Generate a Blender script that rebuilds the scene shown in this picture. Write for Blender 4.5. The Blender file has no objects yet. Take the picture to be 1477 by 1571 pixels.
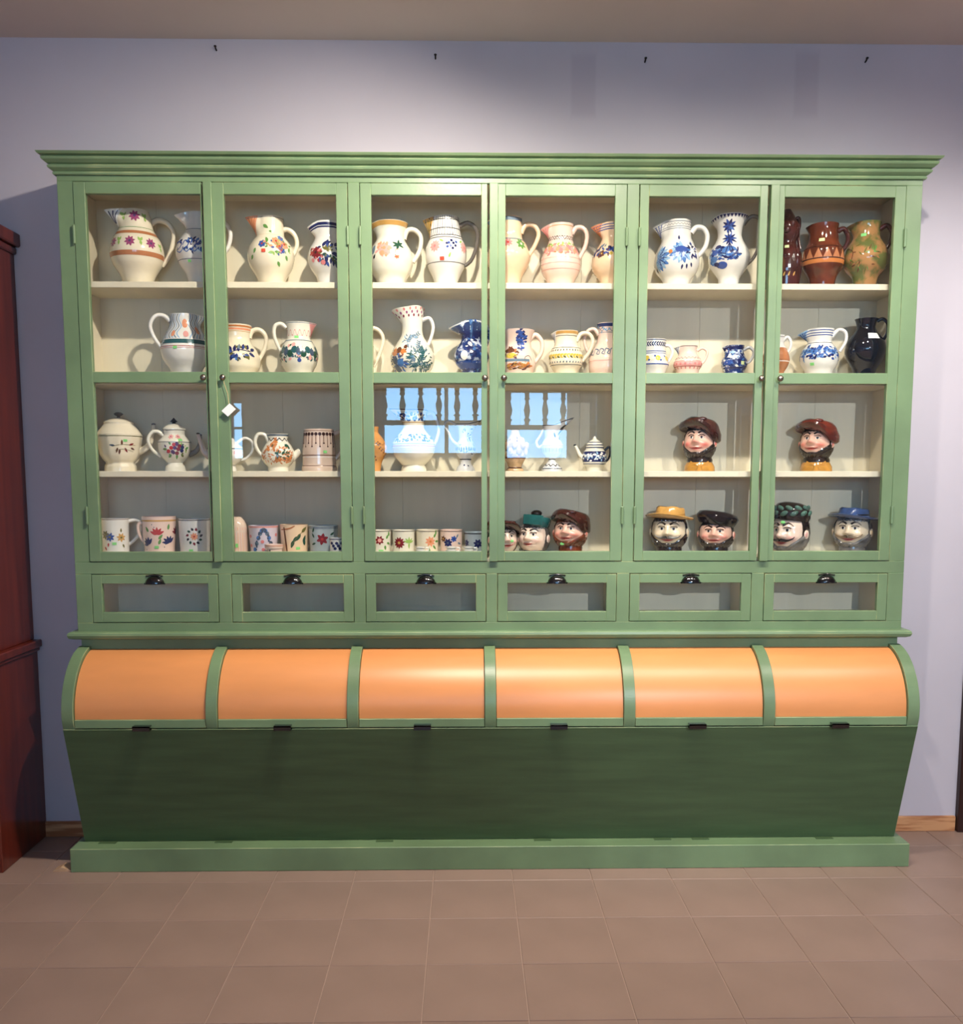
import bpy, bmesh, math, random
from mathutils import Vector, Matrix, noise
random.seed(7)
S = bpy.context.scene
COL = S.collection
R = math.radians

# ------------------------------------------------------------------ camera
FPX, PITCH, YAW, CY, CAMX, CAMZ = 1400.2, R(6.063), R(.951), 887.3, -.108, 1.6
cam = bpy.data.cameras.new('camera'); cam_o = bpy.data.objects.new('camera', cam); COL.objects.link(cam_o)
cam.sensor_width = 36; cam.lens = 36 * FPX / 1571; cam.shift_y = (CY - 785.5) / 1571
cam_o.location = (CAMX, 0, CAMZ); cam_o.rotation_euler = (R(90) - PITCH, 0, -YAW)
cam.clip_start = .05
S.camera = cam_o

# ------------------------------------------------------------------ view, world, lights
vs = S.view_settings
vs.view_transform = 'Standard'; vs.look = 'None'; vs.exposure = 0.0; vs.gamma = 1.0; vs.use_curve_mapping = False
W = bpy.data.worlds.new('sky'); S.world = W; W.use_nodes = True
wn = W.node_tree.nodes; wl = W.node_tree.links
bg = wn['Background']; bg.inputs['Strength'].default_value = 20
tcw = wn.new('ShaderNodeTexCoord'); sepw = wn.new('ShaderNodeSeparateXYZ'); rmpw = wn.new('ShaderNodeValToRGB')
rmpw.color_ramp.elements[0].position = .0; rmpw.color_ramp.elements[0].color = (.30, .64, 1.0, 1)
rmpw.color_ramp.elements[1].position = .6; rmpw.color_ramp.elements[1].color = (.16, .42, .95, 1)
wl.new(tcw.outputs['Generated'], sepw.inputs[0]); wl.new(sepw.outputs['Z'], rmpw.inputs[0]); wl.new(rmpw.outputs[0], bg.inputs['Color'])

def spot(name, loc, target, watts, size, color, blend=.45, rad=.035):
    l = bpy.data.lights.new(name, 'SPOT'); l.energy = watts; l.spot_size = R(size); l.spot_blend = blend
    l.color = color; l.shadow_soft_size = rad
    o = bpy.data.objects.new(name, l); COL.objects.link(o); o.location = loc
    o.rotation_euler = (Vector(target) - Vector(loc)).to_track_quat('-Z', 'Y').to_euler()
    return o
WARM = (1.0, .90, .78)
spot('ceiling_spot_right', (1.35, 2.5, 3.33), (1.4, 3.8, 1.3), 114, 117, WARM, .95)
spot('ceiling_spot_middle', (.55, 2.5, 3.33), (.3, 3.8, 1.3), 130, 117, WARM, .95)
spot('ceiling_spot_left', (-.12, 2.5, 3.33), (-.9, 3.8, 1.3), 222, 124, WARM, .95)
spot('ceiling_spot_far_right', (2.35, 2.45, 3.33), (2.2, 4.0, .8), 95, 96, (1.0, .93, .84), .8)
spot('cool_room_spot', (1.82, -3.0, 3.3), (1.85, 4.0, 1.0), 700, 34, (.84, .90, 1.0), .7, .02)
for i_, (x_, y_) in enumerate(((-1.9, -.9), (.9, -1.2), (3.0, -.4))):      # unseen spots added behind the viewer; their floor bounce lifts the ceiling
    spot('fill_spot_%d' % i_, (x_, y_, 3.36), (x_, y_ - .05, 0), 600, 96, (1.0, .86, .76), .6)
WIN = (-1.25, 1.3, .95, 2.88)      # daylight window in the wall behind the camera
def portal(name, x0, x1, z0, z1, y):
    l = bpy.data.lights.new(name, 'AREA'); l.shape = 'RECTANGLE'; l.size = x1 - x0; l.size_y = z1 - z0
    l.cycles.is_portal = True
    o = bpy.data.objects.new(name, l); COL.objects.link(o); o.location = ((x0 + x1) / 2, y, (z0 + z1) / 2)
    o.rotation_euler = (R(90), 0, 0)
    return o
YB = -4.3                            # wall behind the camera
portal('window_portal', WIN[0], WIN[1], WIN[2], WIN[3], YB - .1)
WIN2 = (-3.2, -3.03, 1.9, 2.66)   # narrow window at the left of it
portal('narrow_window_portal', WIN2[0], WIN2[1], WIN2[2], WIN2[3], YB - .1)

# ------------------------------------------------------------------ photo pixel -> place in the room
_F = Vector((math.sin(YAW) * math.cos(PITCH), math.cos(YAW) * math.cos(PITCH), -math.sin(PITCH)))
_R = Vector((math.cos(YAW), -math.sin(YAW), 0)); _U = _R.cross(_F)
def on_y(x, y, Y):
    d = _F + _R * ((x - 738.5) / FPX) + _U * ((CY - y) / FPX)
    t = Y / d.y
    return CAMX + d.x * t, CAMZ + d.z * t
def mpp(X, Y, Z):
    return (Vector((X - CAMX, Y, Z - CAMZ)) @ _F) / FPX

# ------------------------------------------------------------------ materials
def lin(c):
    return tuple(((v / 255) / 12.92 if v / 255 <= .04045 else ((v / 255 + .055) / 1.055) ** 2.4) for v in c[:3]) + (1,)
def mat(name, col, rough=.5, metal=0, coat=0, spec=.5, vary=0, vscale=8, col2=None, stretch=None, bump=0, bscale=60, thr=None):
    m = bpy.data.materials.new(name); m.use_nodes = True
    n = m.node_tree.nodes; l = m.node_tree.links; b = n['Principled BSDF']
    b.inputs['Base Color'].default_value = lin(col); b.inputs['Roughness'].default_value = rough
    b.inputs['Metallic'].default_value = metal; b.inputs['Coat Weight'].default_value = coat
    b.inputs['Coat Roughness'].default_value = .06
    b.inputs['Specular IOR Level'].default_value = spec
    if vary or col2 or bump:
        tc = n.new('ShaderNodeTexCoord'); mp = n.new('ShaderNodeMapping'); l.new(tc.outputs['Object'], mp.inputs[0])
        if stretch: mp.inputs['Scale'].default_value = stretch
    if vary or col2:
        nz = n.new('ShaderNodeTexNoise'); nz.inputs['Scale'].default_value = vscale; nz.inputs['Detail'].default_value = 5
        l.new(mp.outputs[0], nz.inputs['Vector'])
        rp = n.new('ShaderNodeValToRGB'); l.new(nz.outputs['Fac'], rp.inputs[0])
        c2 = col2 or tuple(max(0, v * (1 - vary)) for v in col)
        lo, hi = thr or (.3, .7)
        rp.color_ramp.elements[0].position = lo; rp.color_ramp.elements[1].position = hi
        rp.color_ramp.elements[0].color = lin(c2); rp.color_ramp.elements[1].color = lin(col)
        l.new(rp.outputs[0], b.inputs['Base Color'])
    if bump:
        nb = n.new('ShaderNodeTexNoise'); nb.inputs['Scale'].default_value = bscale; l.new(mp.outputs[0], nb.inputs['Vector'])
        bp = n.new('ShaderNodeBump'); bp.inputs['Strength'].default_value = bump; bp.inputs['Distance'].default_value = .002
        l.new(nb.outputs['Fac'], bp.inputs['Height']); l.new(bp.outputs[0], b.inputs['Normal'])
    return m

GREEN = (120, 147, 108)
M = {}
M['green'] = mat('green_paint', GREEN, .34, vary=.14, vscale=3.5, stretch=(1, 1, 1), bump=.12, bscale=90, spec=.45)
M['green_shaded'] = mat('green_paint_shaded', (80, 104, 70), .36, vary=.12, vscale=5, stretch=(.6, 3, 6), bump=.2, bscale=30, spec=.4)  # darker copy of the green, shade of the sloping panel put into the colour
M['wear'] = mat('worn_paint_edge', (186, 190, 138), .5, col2=GREEN, vscale=7, thr=(.48, .72))
M['orange'] = mat('orange_lid_paint', (228, 152, 92), .36, vary=.05, vscale=2.5, stretch=(1, 4, 4), coat=0, spec=.5)
M['cream'] = mat('cream_interior_paint', (226, 216, 190), .55, vary=.05, vscale=3, stretch=(3, 1, .4))
M['wall'] = mat('lavender_wall_paint', (198, 192, 200), .9, vary=.04, vscale=1.6, bump=.05, bscale=180)
M['ceiling'] = mat('ceiling_paint', (222, 206, 196), .92, vary=.03, vscale=1.2)
M['tile'] = mat('brown_floor_tile', (156, 131, 119), .40, vary=.08, vscale=2.6, spec=.4, bump=.04, bscale=40)
M['grout'] = mat('pale_grout', (186, 160, 146), .8)
M['pine'] = mat('pine_baseboard', (206, 152, 106), .5, col2=(160, 98, 58), vscale=3.2, stretch=(1.2, 4, 14), thr=(.42, .55))
M['shimwood'] = mat('raw_wood_shim', (214, 176, 138), .7, vary=.15, vscale=12)
M['mahogany'] = mat('red_mahogany', (112, 42, 26), .3, col2=(84, 28, 18), vscale=4, stretch=(6, 6, .5), coat=.3)
M['darkwood'] = mat('dark_brown_wood', (52, 24, 20), .42, vary=.2, vscale=5, stretch=(6, 6, .5))
M['black'] = mat('black_enamel', (12, 10, 12), .12, coat=.5)
M['steel'] = mat('burnished_knob', (150, 140, 128), .28, metal=1)
M['nail'] = mat('dark_iron', (40, 34, 34), .5, metal=.6)
M['paper'] = mat('white_tag_card', (240, 240, 238), .7)
M['string'] = mat('tan_string', (200, 176, 130), .8)
M['greyframe'] = mat('window_frame_paint', (188, 192, 200), .5)
M['spindle'] = mat('weathered_spindle_wood', (96, 84, 78), .5, vary=.2)
M['palewood'] = mat('pale_dresser_paint', (196, 202, 210), .45)

def glass_material():
    m = bpy.data.materials.new('clear_pane_glass'); m.use_nodes = True
    n = m.node_tree.nodes; l = m.node_tree.links
    n.remove(n['Principled BSDF']); out = n['Material Output']
    tr = n.new('ShaderNodeBsdfTransparent'); tr.inputs[0].default_value = (.97, .985, .975, 1)
    gl = n.new('ShaderNodeBsdfGlossy'); gl.inputs['Roughness'].default_value = .0
    geo = n.new('ShaderNodeNewGeometry'); dot = n.new('ShaderNodeVectorMath'); dot.operation = 'DOT_PRODUCT'
    l.new(geo.outputs['Incoming'], dot.inputs[0]); l.new(geo.outputs['Normal'], dot.inputs[1])
    def mt(op, a, b=None):
        k = n.new('ShaderNodeMath'); k.operation = op
        for i, v in enumerate((a, b)):
            if v is None: continue
            if isinstance(v, (int, float)): k.inputs[i].default_value = v
            else: l.new(v, k.inputs[i])
        return k.outputs[0]
    c = mt('ABSOLUTE', dot.outputs['Value']); q = mt('POWER', mt('SUBTRACT', 1.0, c), 5.0)
    fr = mt('ADD', mt('MULTIPLY', q, .94), .058)
    mx = n.new('ShaderNodeMixShader'); l.new(fr, mx.inputs[0]); l.new(tr.outputs[0], mx.inputs[1]); l.new(gl.outputs[0], mx.inputs[2])
    l.new(mx.outputs[0], out.inputs[0])
    return m
M['glass'] = glass_material()

# ------------------------------------------------------------------ mesh helpers
class MB:
    def __init__(s): s.v = []; s.f = []; s.m = []
    def add(s, vs, fs, mi=0):
        o = len(s.v); s.v += [tuple(p) for p in vs]
        s.f += [tuple(i + o for i in f) for f in fs]; s.m += [mi] * len(fs)
    def box(s, x0, x1, y0, y1, z0, z1, mi=0):
        s.add([(x0,y0,z0),(x1,y0,z0),(x1,y1,z0),(x0,y1,z0),(x0,y0,z1),(x1,y0,z1),(x1,y1,z1),(x0,y1,z1)],
              [(0,3,2,1),(4,5,6,7),(0,1,5,4),(1,2,6,5),(2,3,7,6),(3,0,4,7)], mi)
    def prism(s, yz, x0, x1, mi=0):          # closed profile in the YZ plane run along X
        n = len(yz)
        s.add([(x0, y, z) for y, z in yz] + [(x1, y, z) for y, z in yz],
              [tuple(range(n)), tuple(range(2 * n - 1, n - 1, -1))] + [(i, i + n, (i + 1) % n + n, (i + 1) % n) for i in range(n)], mi)
    def lathe(s, prof, n=24, axis='z', c=(0, 0, 0), mi=0):   # prof: (r, h)
        vs = []; fs = []
        for r, h in prof:
            for k in range(n):
                a = 2 * math.pi * k / n; p = (r * math.cos(a), r * math.sin(a), h)
                if axis == 'y': p = (p[0], p[2], p[1])
                if axis == 'x': p = (p[2], p[0], p[1])
                vs.append((p[0] + c[0], p[1] + c[1], p[2] + c[2]))
        for i in range(len(prof) - 1):
            for k in range(n): fs.append((i*n+k, i*n+(k+1) % n, (i+1)*n+(k+1) % n, (i+1)*n+k))
        fs.append(tuple(range(n - 1, -1, -1))); fs.append(tuple((len(prof) - 1) * n + k for k in range(n)))
        s.add(vs, fs, mi)
    def tube(s, pts, rad, n=10, mi=0, flat=1.0):
        pts = [Vector(p) for p in pts]; vs = []; fs = []
        prev = None
        for i, p in enumerate(pts):
            t = (pts[min(i + 1, len(pts) - 1)] - pts[max(i - 1, 0)]).normalized()
            if prev is None:
                up = Vector((0, 1, 0)) if abs(t.y) < .9 else Vector((0, 0, 1))
            else: up = prev
            a = (up - t * up.dot(t)).normalized(); b = t.cross(a); prev = a
            r = rad(i / (len(pts) - 1)) if callable(rad) else rad
            for k in range(n):
                g = 2 * math.pi * k / n; vs.append(p + a * (math.cos(g) * r * flat) + b * (math.sin(g) * r))
        for i in range(len(pts) - 1):
            for k in range(n): fs.append((i*n+k, i*n+(k+1) % n, (i+1)*n+(k+1) % n, (i+1)*n+k))
        fs.append(tuple(range(n - 1, -1, -1))); fs.append(tuple((len(pts) - 1) * n + k for k in range(n)))
        s.add(vs, fs, mi)
    def ell(s, c, rx, ry, rz, n=14, m=9, mi=0, rot=None):
        vs = []; fs = []
        for i in range(m + 1):
            ph = -math.pi / 2 + math.pi * i / m
            for k in range(n):
                a = 2 * math.pi * k / n
                p = Vector((rx * math.cos(ph) * math.cos(a), ry * math.cos(ph) * math.sin(a), rz * math.sin(ph)))
                if rot: p = rot @ p
                vs.append(p + Vector(c))
        for i in range(m):
            for k in range(n): fs.append((i*n+k, i*n+(k+1) % n, (i+1)*n+(k+1) % n, (i+1)*n+k))
        s.add(vs, fs, mi)
    def build(s, name, mats, parent=None, bevel=0, smooth=False, inv=False, fix=False, weld=False):
        me = bpy.data.meshes.new(name); me.from_pydata(s.v, [], s.f)
        mats = mats if isinstance(mats, (list, tuple)) else [mats]
        for m in mats: me.materials.append(m)
        me.polygons.foreach_set('material_index', s.m)
        if bevel or fix or weld:
            bm = bmesh.new(); bm.from_mesh(me)
            if weld: bmesh.ops.remove_doubles(bm, verts=bm.verts[:], dist=1e-5)
            bmesh.ops.recalc_face_normals(bm, faces=bm.faces[:])
            if bevel:
                es = [e for e in bm.edges if len(e.link_faces) == 2 and e.calc_face_angle(0) > .6]
                bmesh.ops.bevel(bm, geom=es, offset=bevel, segments=1, affect='EDGES', material=len(mats) - 1 if len(mats) > 1 else -1, clamp_overlap=True)
            bm.to_mesh(me); bm.free()
        if smooth:
            me.polygons.foreach_set('use_smooth', [True] * len(me.polygons))
            me.set_sharp_from_angle(angle=.9)
        me.update()
        o = bpy.data.objects.new(name, me); COL.objects.link(o)
        if parent is not None:
            o.parent = parent
            if inv: o.matrix_parent_inverse = Matrix.LocRotScale(parent.location, parent.rotation_euler, None).inverted()
        return o

def tag(o, label=None, cat=None, group=None, kind=None):
    if label: o['label'] = label
    if cat: o['category'] = cat
    if group: o['group'] = group
    if kind: o['kind'] = kind
    return o
def empty(name, loc, rz=0):
    o = bpy.data.objects.new(name, None); COL.objects.link(o); o.location = loc; o.rotation_euler = (0, 0, rz)
    o.empty_display_size = .05
    return o
def copy_to(o, parent, loc=None):
    c = o.copy(); COL.objects.link(c); c.parent = parent
    if loc is not None: c.location = loc
    return c

# ------------------------------------------------------------------ the room
YW, HC = 4.03, 3.43
XL, XR = -3.4, 4.2
def struct(name, mb, m, label, cat, **k):
    return tag(mb.build(name, m, **k), label, cat, kind='structure')
def wall_with_smears():
    m = mat('lavender_wall_paint_with_smears', (198, 192, 200), .9, vary=.04, vscale=1.6, bump=.05, bscale=180)
    n = m.node_tree.nodes; l = m.node_tree.links; bs = n['Principled BSDF']; src = bs.inputs['Base Color'].links[0].from_socket
    tc = n.new('ShaderNodeTexCoord'); sp = n.new('ShaderNodeSeparateXYZ'); l.new(tc.outputs['Object'], sp.inputs[0])
    def mt(op, a, b_=None):
        k = n.new('ShaderNodeMath'); k.operation = op
        for i, v in enumerate((a, b_)):
            if v is None: continue
            if isinstance(v, (int, float)): k.inputs[i].default_value = v
            else: l.new(v, k.inputs[i])
        return k.outputs[0]
    tot = None
    for px, py, hw, hh in ((895, 131, .055, .135), (1237, 129, .055, .14)):       # two patches of old touch-up paint
        X, Z = on_y(px, py, YW)
        d = mt('MAXIMUM', mt('DIVIDE', mt('ABSOLUTE', mt('SUBTRACT', sp.outputs['X'], X)), hw), mt('DIVIDE', mt('ABSOLUTE', mt('SUBTRACT', sp.outputs['Z'], Z)), hh))
        mr = n.new('ShaderNodeMapRange'); mr.interpolation_type = 'SMOOTHSTEP'; l.new(d, mr.inputs[0])
        mr.inputs[1].default_value = .75; mr.inputs[2].default_value = 1.1; mr.inputs[3].default_value = 1; mr.inputs[4].default_value = 0
        tot = mr.outputs[0] if tot is None else mt('ADD', tot, mr.outputs[0])
    mx = n.new('ShaderNodeMix'); mx.data_type = 'RGBA'; l.new(mt('MULTIPLY', tot, .5), mx.inputs[0]); l.new(src, mx.inputs[6]); mx.inputs[7].default_value = lin((176, 168, 178)); l.new(mx.outputs[2], bs.inputs['Base Color'])
    return m
b = MB(); b.box(XL - .1, XR + .1, YW, YW + .12, 0, HC); struct('wall_back', b, wall_with_smears(), 'lavender grey painted wall behind the green cabinet', 'wall')
b = MB(); b.box(XL - .12, XL, YB, YW, 0, HC); struct('wall_left', b, M['wall'], 'side wall left of the mahogany dresser', 'wall')
b = MB(); b.box(XR, XR + .12, YB, YW, 0, HC); struct('wall_right', b, M['wall'], 'side wall at the right of the room', 'wall')
b = MB(); b.box(XL - .1, XR + .1, YB - .1, YW + .1, HC, HC + .12); struct('ceiling', b, M['ceiling'], 'plain warm grey ceiling above the cabinet', 'ceiling')
b = MB()
b.box(XL - .1, WIN2[0], YB - .15, YB, 0, HC); b.box(WIN2[1], WIN[0], YB - .15, YB, 0, HC); b.box(WIN2[0], WIN2[1], YB - .15, YB, 0, WIN2[2]); b.box(WIN2[0], WIN2[1], YB - .15, YB, WIN2[3], HC); b.box(WIN[1], XR + .1, YB - .15, YB, 0, HC)
b.box(WIN[0], WIN[1], YB - .15, YB, 0, WIN[2]); b.box(WIN[0], WIN[1], YB - .15, YB, WIN[3], HC)
struct('wall_front', b, M['wall'], 'wall with the daylight window behind the viewer', 'wall')
b = MB()
for x in (WIN[0], WIN[0] + .82, WIN[1] - .87, WIN[1] - .05): b.box(x, x + .05, YB - .1, YB - .04, WIN[2], WIN[3])
for z in (WIN[2], 1.9, WIN[3] - .05): b.box(WIN[0], WIN[1], YB - .1, YB - .04, z, z + .05)
b2 = MB()
for x in (WIN2[0], WIN2[1] - .03): b2.box(x, x + .03, YB - .1, YB - .04, WIN2[2], WIN2[3])
for z in (WIN2[2], 2.3, WIN2[3] - .03): b2.box(WIN2[0] + .03, WIN2[1] - .03, YB - .1, YB - .04, z, z + .03)
struct('window_2', b2, M['greyframe'], 'narrow window reflected in the second cabinet door', 'window')
struct('window_1', b, M['greyframe'], 'pale framed window reflected in the cabinet glass', 'window')

# floor: every tile in view is a piece of its own
TS, TX0, TY0 = .3214, -1.5299, 3.8525
b = MB(); b.box(XL - .1, XR + .1, YB - .1, YW + .1, -.08, -.0035)
floor = struct('floor', b, M['grout'], 'brown square tiled floor with thin pale grout lines', 'floor')
tmesh = None; rest = MB()
for i in range(-7, 19):
    for j in range(-1, 26):
        x0 = TX0 + i * TS + .0013; y1 = TY0 - j * TS - .0013; x1 = x0 + TS - .0026; y0 = y1 - TS + .0026
        if y0 > YW or x0 > XR or x1 < XL or y1 < YB: continue
        if -3 <= i <= 12 and -1 <= j <= 6 and y1 < YW + .2:
            if tmesh is None:
                t = MB(); h = TS / 2 - .0013; t.box(-h, h, -h, h, -.02, 0)
                o = t.build('floor_tile', M['tile'], floor, bevel=.0016); tmesh = o
            else: o = copy_to(tmesh, floor)
            o.location = ((x0 + x1) / 2, (y0 + y1) / 2, random.uniform(-.0006, 0))
        else: rest.box(x0, x1, y0, y1, -.02, 0)
tag(rest.build('floor_tiles_beyond', M['tile'], floor), kind='stuff')

# baseboard and the dark door edge at the right
b = MB(); b.box(-3.39, 2.137, YW - .014, YW, 0, .07); struct('baseboard_back', b, M['pine'], 'narrow pine baseboard along the lavender wall', 'baseboard', bevel=.002)
b = MB(); b.box(2.140, 2.23, YW - .03, YW, 0, 2.12); b.box(2.23, 3.05, YW - .03, YW, 2.03, 2.12); b.box(3.05, 3.14, YW - .03, YW, 0, 2.12)
door = struct('door_1', b, M['darkwood'], 'dark brown wooden door casing at the right edge', 'door', bevel=.003)
b = MB(); b.box(2.235, 3.045, YW - .018, YW, .01, 2.025)
for z0, z1 in ((.2, .95), (1.1, 1.9)): b.box(2.36, 2.92, YW - .024, YW - .016, z0, z1)
b.build('door_leaf', M['darkwood'], door, bevel=.004)

for i, (px, py, lab) in enumerate([(332, 77, 'leftmost of the four dark nails high on the wall'), (668, 90, 'dark wall nail above the jug with the checkered neck'),
                                   (989, 95, 'dark wall nail above the jug with the blue bird'), (1327, 95, 'rightmost of the four dark nails high on the wall')]):
    X, Z = on_y(px, py, YW)
    b = MB(); b.tube([(0, .01, -.002), (0, -.012, .001), (0, -.02, .006)], .0035, 8); b.ell((0, -.02, .007), .006, .006, .004)
    o = b.build('wall_nail', M['nail'], smooth=True); o.location = (X, YW, Z); tag(o, lab, 'nail', 'nails near the ceiling')

# ------------------------------------------------------------------ mahogany dresser at the left
dr = empty('mahogany_dresser', (-2.4, 3.85, 0)); tag(dr, 'tall red mahogany dresser cut off at the left edge', 'dresser')
XS = -2.012
G = dict(parent=dr, inv=True)
b = MB(); b.box(-2.95, XS, 3.632, 4.028, .0, .86); b.build('base_cabinet', M['mahogany'], bevel=.003, **G)
b = MB(); b.box(-2.97, XS + .022, 3.60, 4.028, .872, .905); b.box(-2.96, XS + .012, 3.62, 4.028, .855, .872); b.build('waist_moulding', M['mahogany'], bevel=.004, **G)
b = MB(); b.box(-2.95, XS - .012, 3.645, 4.028, .905, 2.56); b.build('hutch', M['mahogany'], bevel=.003, **G)
b = MB(); b.box(-2.97, XS + .018, 3.625, 4.028, 2.585, 2.64); b.box(-2.96, XS, 3.635, 4.028, 2.555, 2.585); b.build('cornice', M['mahogany'], bevel=.005, **G)
b = MB(); b.box(-2.94, XS - .05, 3.626, 3.634, .06, .80); b.build('base_door', M['mahogany'], bevel=.003, **G)
b = MB(); b.box(-2.94, XS - .06, 3.638, 3.647, .95, 2.5); b.build('hutch_door', M['mahogany'], bevel=.003, **G)

# ------------------------------------------------------------------ the green cabinet
YF = 3.742
YBK = YW - .006
cab = empty('display_cabinet', (0, 3.85, 0))
tag(cab, 'long green shop cabinet with glazed doors, drawers and orange roll-front bins', 'cabinet')
GP = [M['green'], M['wear']]
K = dict(parent=cab, inv=True)
BV = .0015
HW = 1.708
# carcass sides, top and floor boards
b = MB(); b.box(-HW, -1.67, YF + .022, YBK, .955, 2.80); b.build('side_panel', GP, bevel=BV, **K)
b = MB(); b.box(1.67, HW, YF + .022, YBK, .955, 2.80); b.build('side_panel', GP, bevel=BV, **K)
b = MB(); b.box(-1.67, -1.664, YF + .024, YBK - .012, 1.25, 2.77); b.build('side_lining', M['cream'], **K)
b = MB(); b.box(1.664, 1.67, YF + .024, YBK - .012, 1.25, 2.77); b.build('side_lining', M['cream'], **K)
b = MB(); b.box(-1.67, 1.67, YF + .02, YBK, 2.775, 2.80); b.build('top_board', M['cream'], **K)
# face frame
b = MB()
for x0, x1 in ((-HW, -1.647), (-.572, -.527), (.532, .579), (1.644, HW)): b.box(x0, x1, YF, YF + .022, 1.2715, 2.769)
b.box(-HW, HW, YF, YF + .022, 2.769, 2.80); b.box(-HW, HW, YF, YF + .022, 1.2225, 1.2715)
b.box(-HW, HW, YF, YF + .022, .955, 1.0205)
DRX = [(-1.644, -1.126), (-1.073, -.571), (-.524, -.026), (.019, .514), (.566, 1.074), (1.125, 1.643)]
xs = [-HW] + [v for p in DRX for v in p] + [HW]
for i in range(0, len(xs), 2): b.box(xs[i], xs[i + 1], YF, YF + .022, 1.0205, 1.2225)
b.build('face_frame', GP, bevel=BV, **K)
# back planks
n = 13
for i in range(n):
    x0 = -1.67 + i * 3.34 / n; x1 = x0 + 3.34 / n - .0005
    b = MB(); b.box(x0, x1, YBK - .012 + (.0004 if i % 2 else 0), YBK, .96, 2.78); b.build('back_plank', M['cream'], bevel=.0005, **K)
# shelves (front edge, depth) and the floor of the display
SHELF = {1: 2.397, 2: 2.012, 3: 1.642, 4: 1.283}
for k, (z, th) in enumerate(((2.397, .024), (2.012, .022), (1.642, .024), (1.283, .02))):
    b = MB(); b.box(-1.664, 1.664, YF + (.043 if k < 3 else .026), YBK - .012, z - th, z); b.build('shelf', M['cream'], bevel=.0015, **K)
# crown: profile swept along front and both returns
prof = [(0, 2.790), (.010, 2.791), (.012, 2.798), (.007, 2.802), (.014, 2.806), (.024, 2.814), (.026, 2.821), (.018, 2.826), (.028, 2.830), (.040, 2.840), (.043, 2.848), (.034, 2.853), (.050, 2.857), (.056, 2.866), (0, 2.866)]
vs_ = []; fs_ = []
for o_, z in prof:
    vs_ += [(-HW - o_, YBK, z), (-HW - o_, YF - o_, z), (HW + o_, YF - o_, z), (HW + o_, YBK, z)]
for i in range(len(prof)):
    j = (i + 1) % len(prof)
    for k in range(3): fs_.append((i*4+k, i*4+k+1, j*4+k+1, j*4+k))
b = MB(); b.add(vs_, fs_); b.box(-HW + .001, HW - .001, YF, YBK, 2.80, 2.864)
b.build('crown_moulding', GP, bevel=.0011, **K)
# waist moulding and the recessed strip below it
prof = [(0, .9865), (.022, .9865), (.030, .982), (.033, .972), (.028, .960), (.014, .954), (0, .954)]
vs_ = []; fs_ = []
for o_, z in prof: vs_ += [(-HW - o_, YBK, z), (-HW - o_, YF - o_, z), (HW + o_, YF - o_, z), (HW + o_, YBK, z)]
for i in range(len(prof)):
    j = (i + 1) % len(prof)
    for k in range(3): fs_.append((i*4+k, i*4+k+1, j*4+k+1, j*4+k))
b = MB(); b.add(vs_, fs_); b.build('waist_moulding', GP, bevel=.0011, **K)
b = MB(); b.box(-1.70, 1.70, YF + .012, YBK, .905, .9545); b.build('recessed_strip', M['green'], **K)

# doors
DOORS = [(-1.646, -1.1435, -1.599, -1.150, 0), (-1.1355, -.5735, -1.059, -.6185, 1), (-.5255, -.0215, -.481, -.046, 0),
         (-.0135, .5305, .049, .483, 1), (.5805, 1.0915, .6175, 1.060, 0), (1.0995, 1.6425, 1.1575, 1.599, 1)]
DT, DB, G1T, G1B, G2T, G2B = 2.7660, 1.2745, 2.722, 2.036, 1.993, 1.314
YD0, YD1 = YF - .004, YF + .019
for (x0, x1, g0, g1, right) in DOORS:
    x0 += .0012; x1 -= .0012
    d = MB()
    d.box(x0, g0, YD0, YD1, DB, DT); d.box(g1, x1, YD0, YD1, DB, DT)
    for z0, z1 in ((DB, G2B), (G2T, G1B), (G1T, DT)): d.box(g0, g1, YD0, YD1, z0, z1)
    door_o = d.build('door', GP, bevel=BV, **K)
    for z0, z1 in ((G1B, G1T), (G2B, G2T)):
        # each old pane sits a little out of true
        e = random.uniform(-.0012, .0012); e2 = random.uniform(-.0010, .0010); p = MB(); a, c_, y = .004, .003, YF + .010
        p.add([(g0-a, y-e-e2, z0-a), (g1+a, y+e-e2, z0-a), (g1+a, y+e+e2, z1+a), (g0-a, y-e+e2, z1+a)], [(0, 1, 2, 3)])
        p.build('glass_pane', M['glass'], door_o)
    if right:
        p = MB(); p.box(x0 - .002, x0 + .032, YD0 - .014, YD0 + .001, DB - .001, DT - .001); p.build('astragal_strip', GP, door_o, bevel=.002)
    kx = x0 + .052 if right else x1 - .012
    kx = (x0 + .056) if right else (x1 + .002) - .012
    yk = YD0 - (.0 if right else 0)
    p = MB(); p.lathe([(.0045, 0), (.004, -.012), (.010, -.016), (.0125, -.022), (.010, -.028), (.003, -.030)], 18, 'y', (kx, yk, 2.012))
    p.build('knob', M['steel'], door_o, smooth=True, fix=True)
    hx = x1 + .0008 if right else x0 - .0008
    for hz in (2.565, 1.462):
        p = MB(); p.lathe([(.0045, -.036), (.0055, -.034), (.0055, .034), (.0045, .036)], 12, 'z', (hx, YD0 - .006, hz)); p.box(hx - .002, hx + .002, YD0 - .006, YF + .002, hz - .034, hz + .034)
        p.build('hinge', M['green'], door_o, fix=True)

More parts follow.
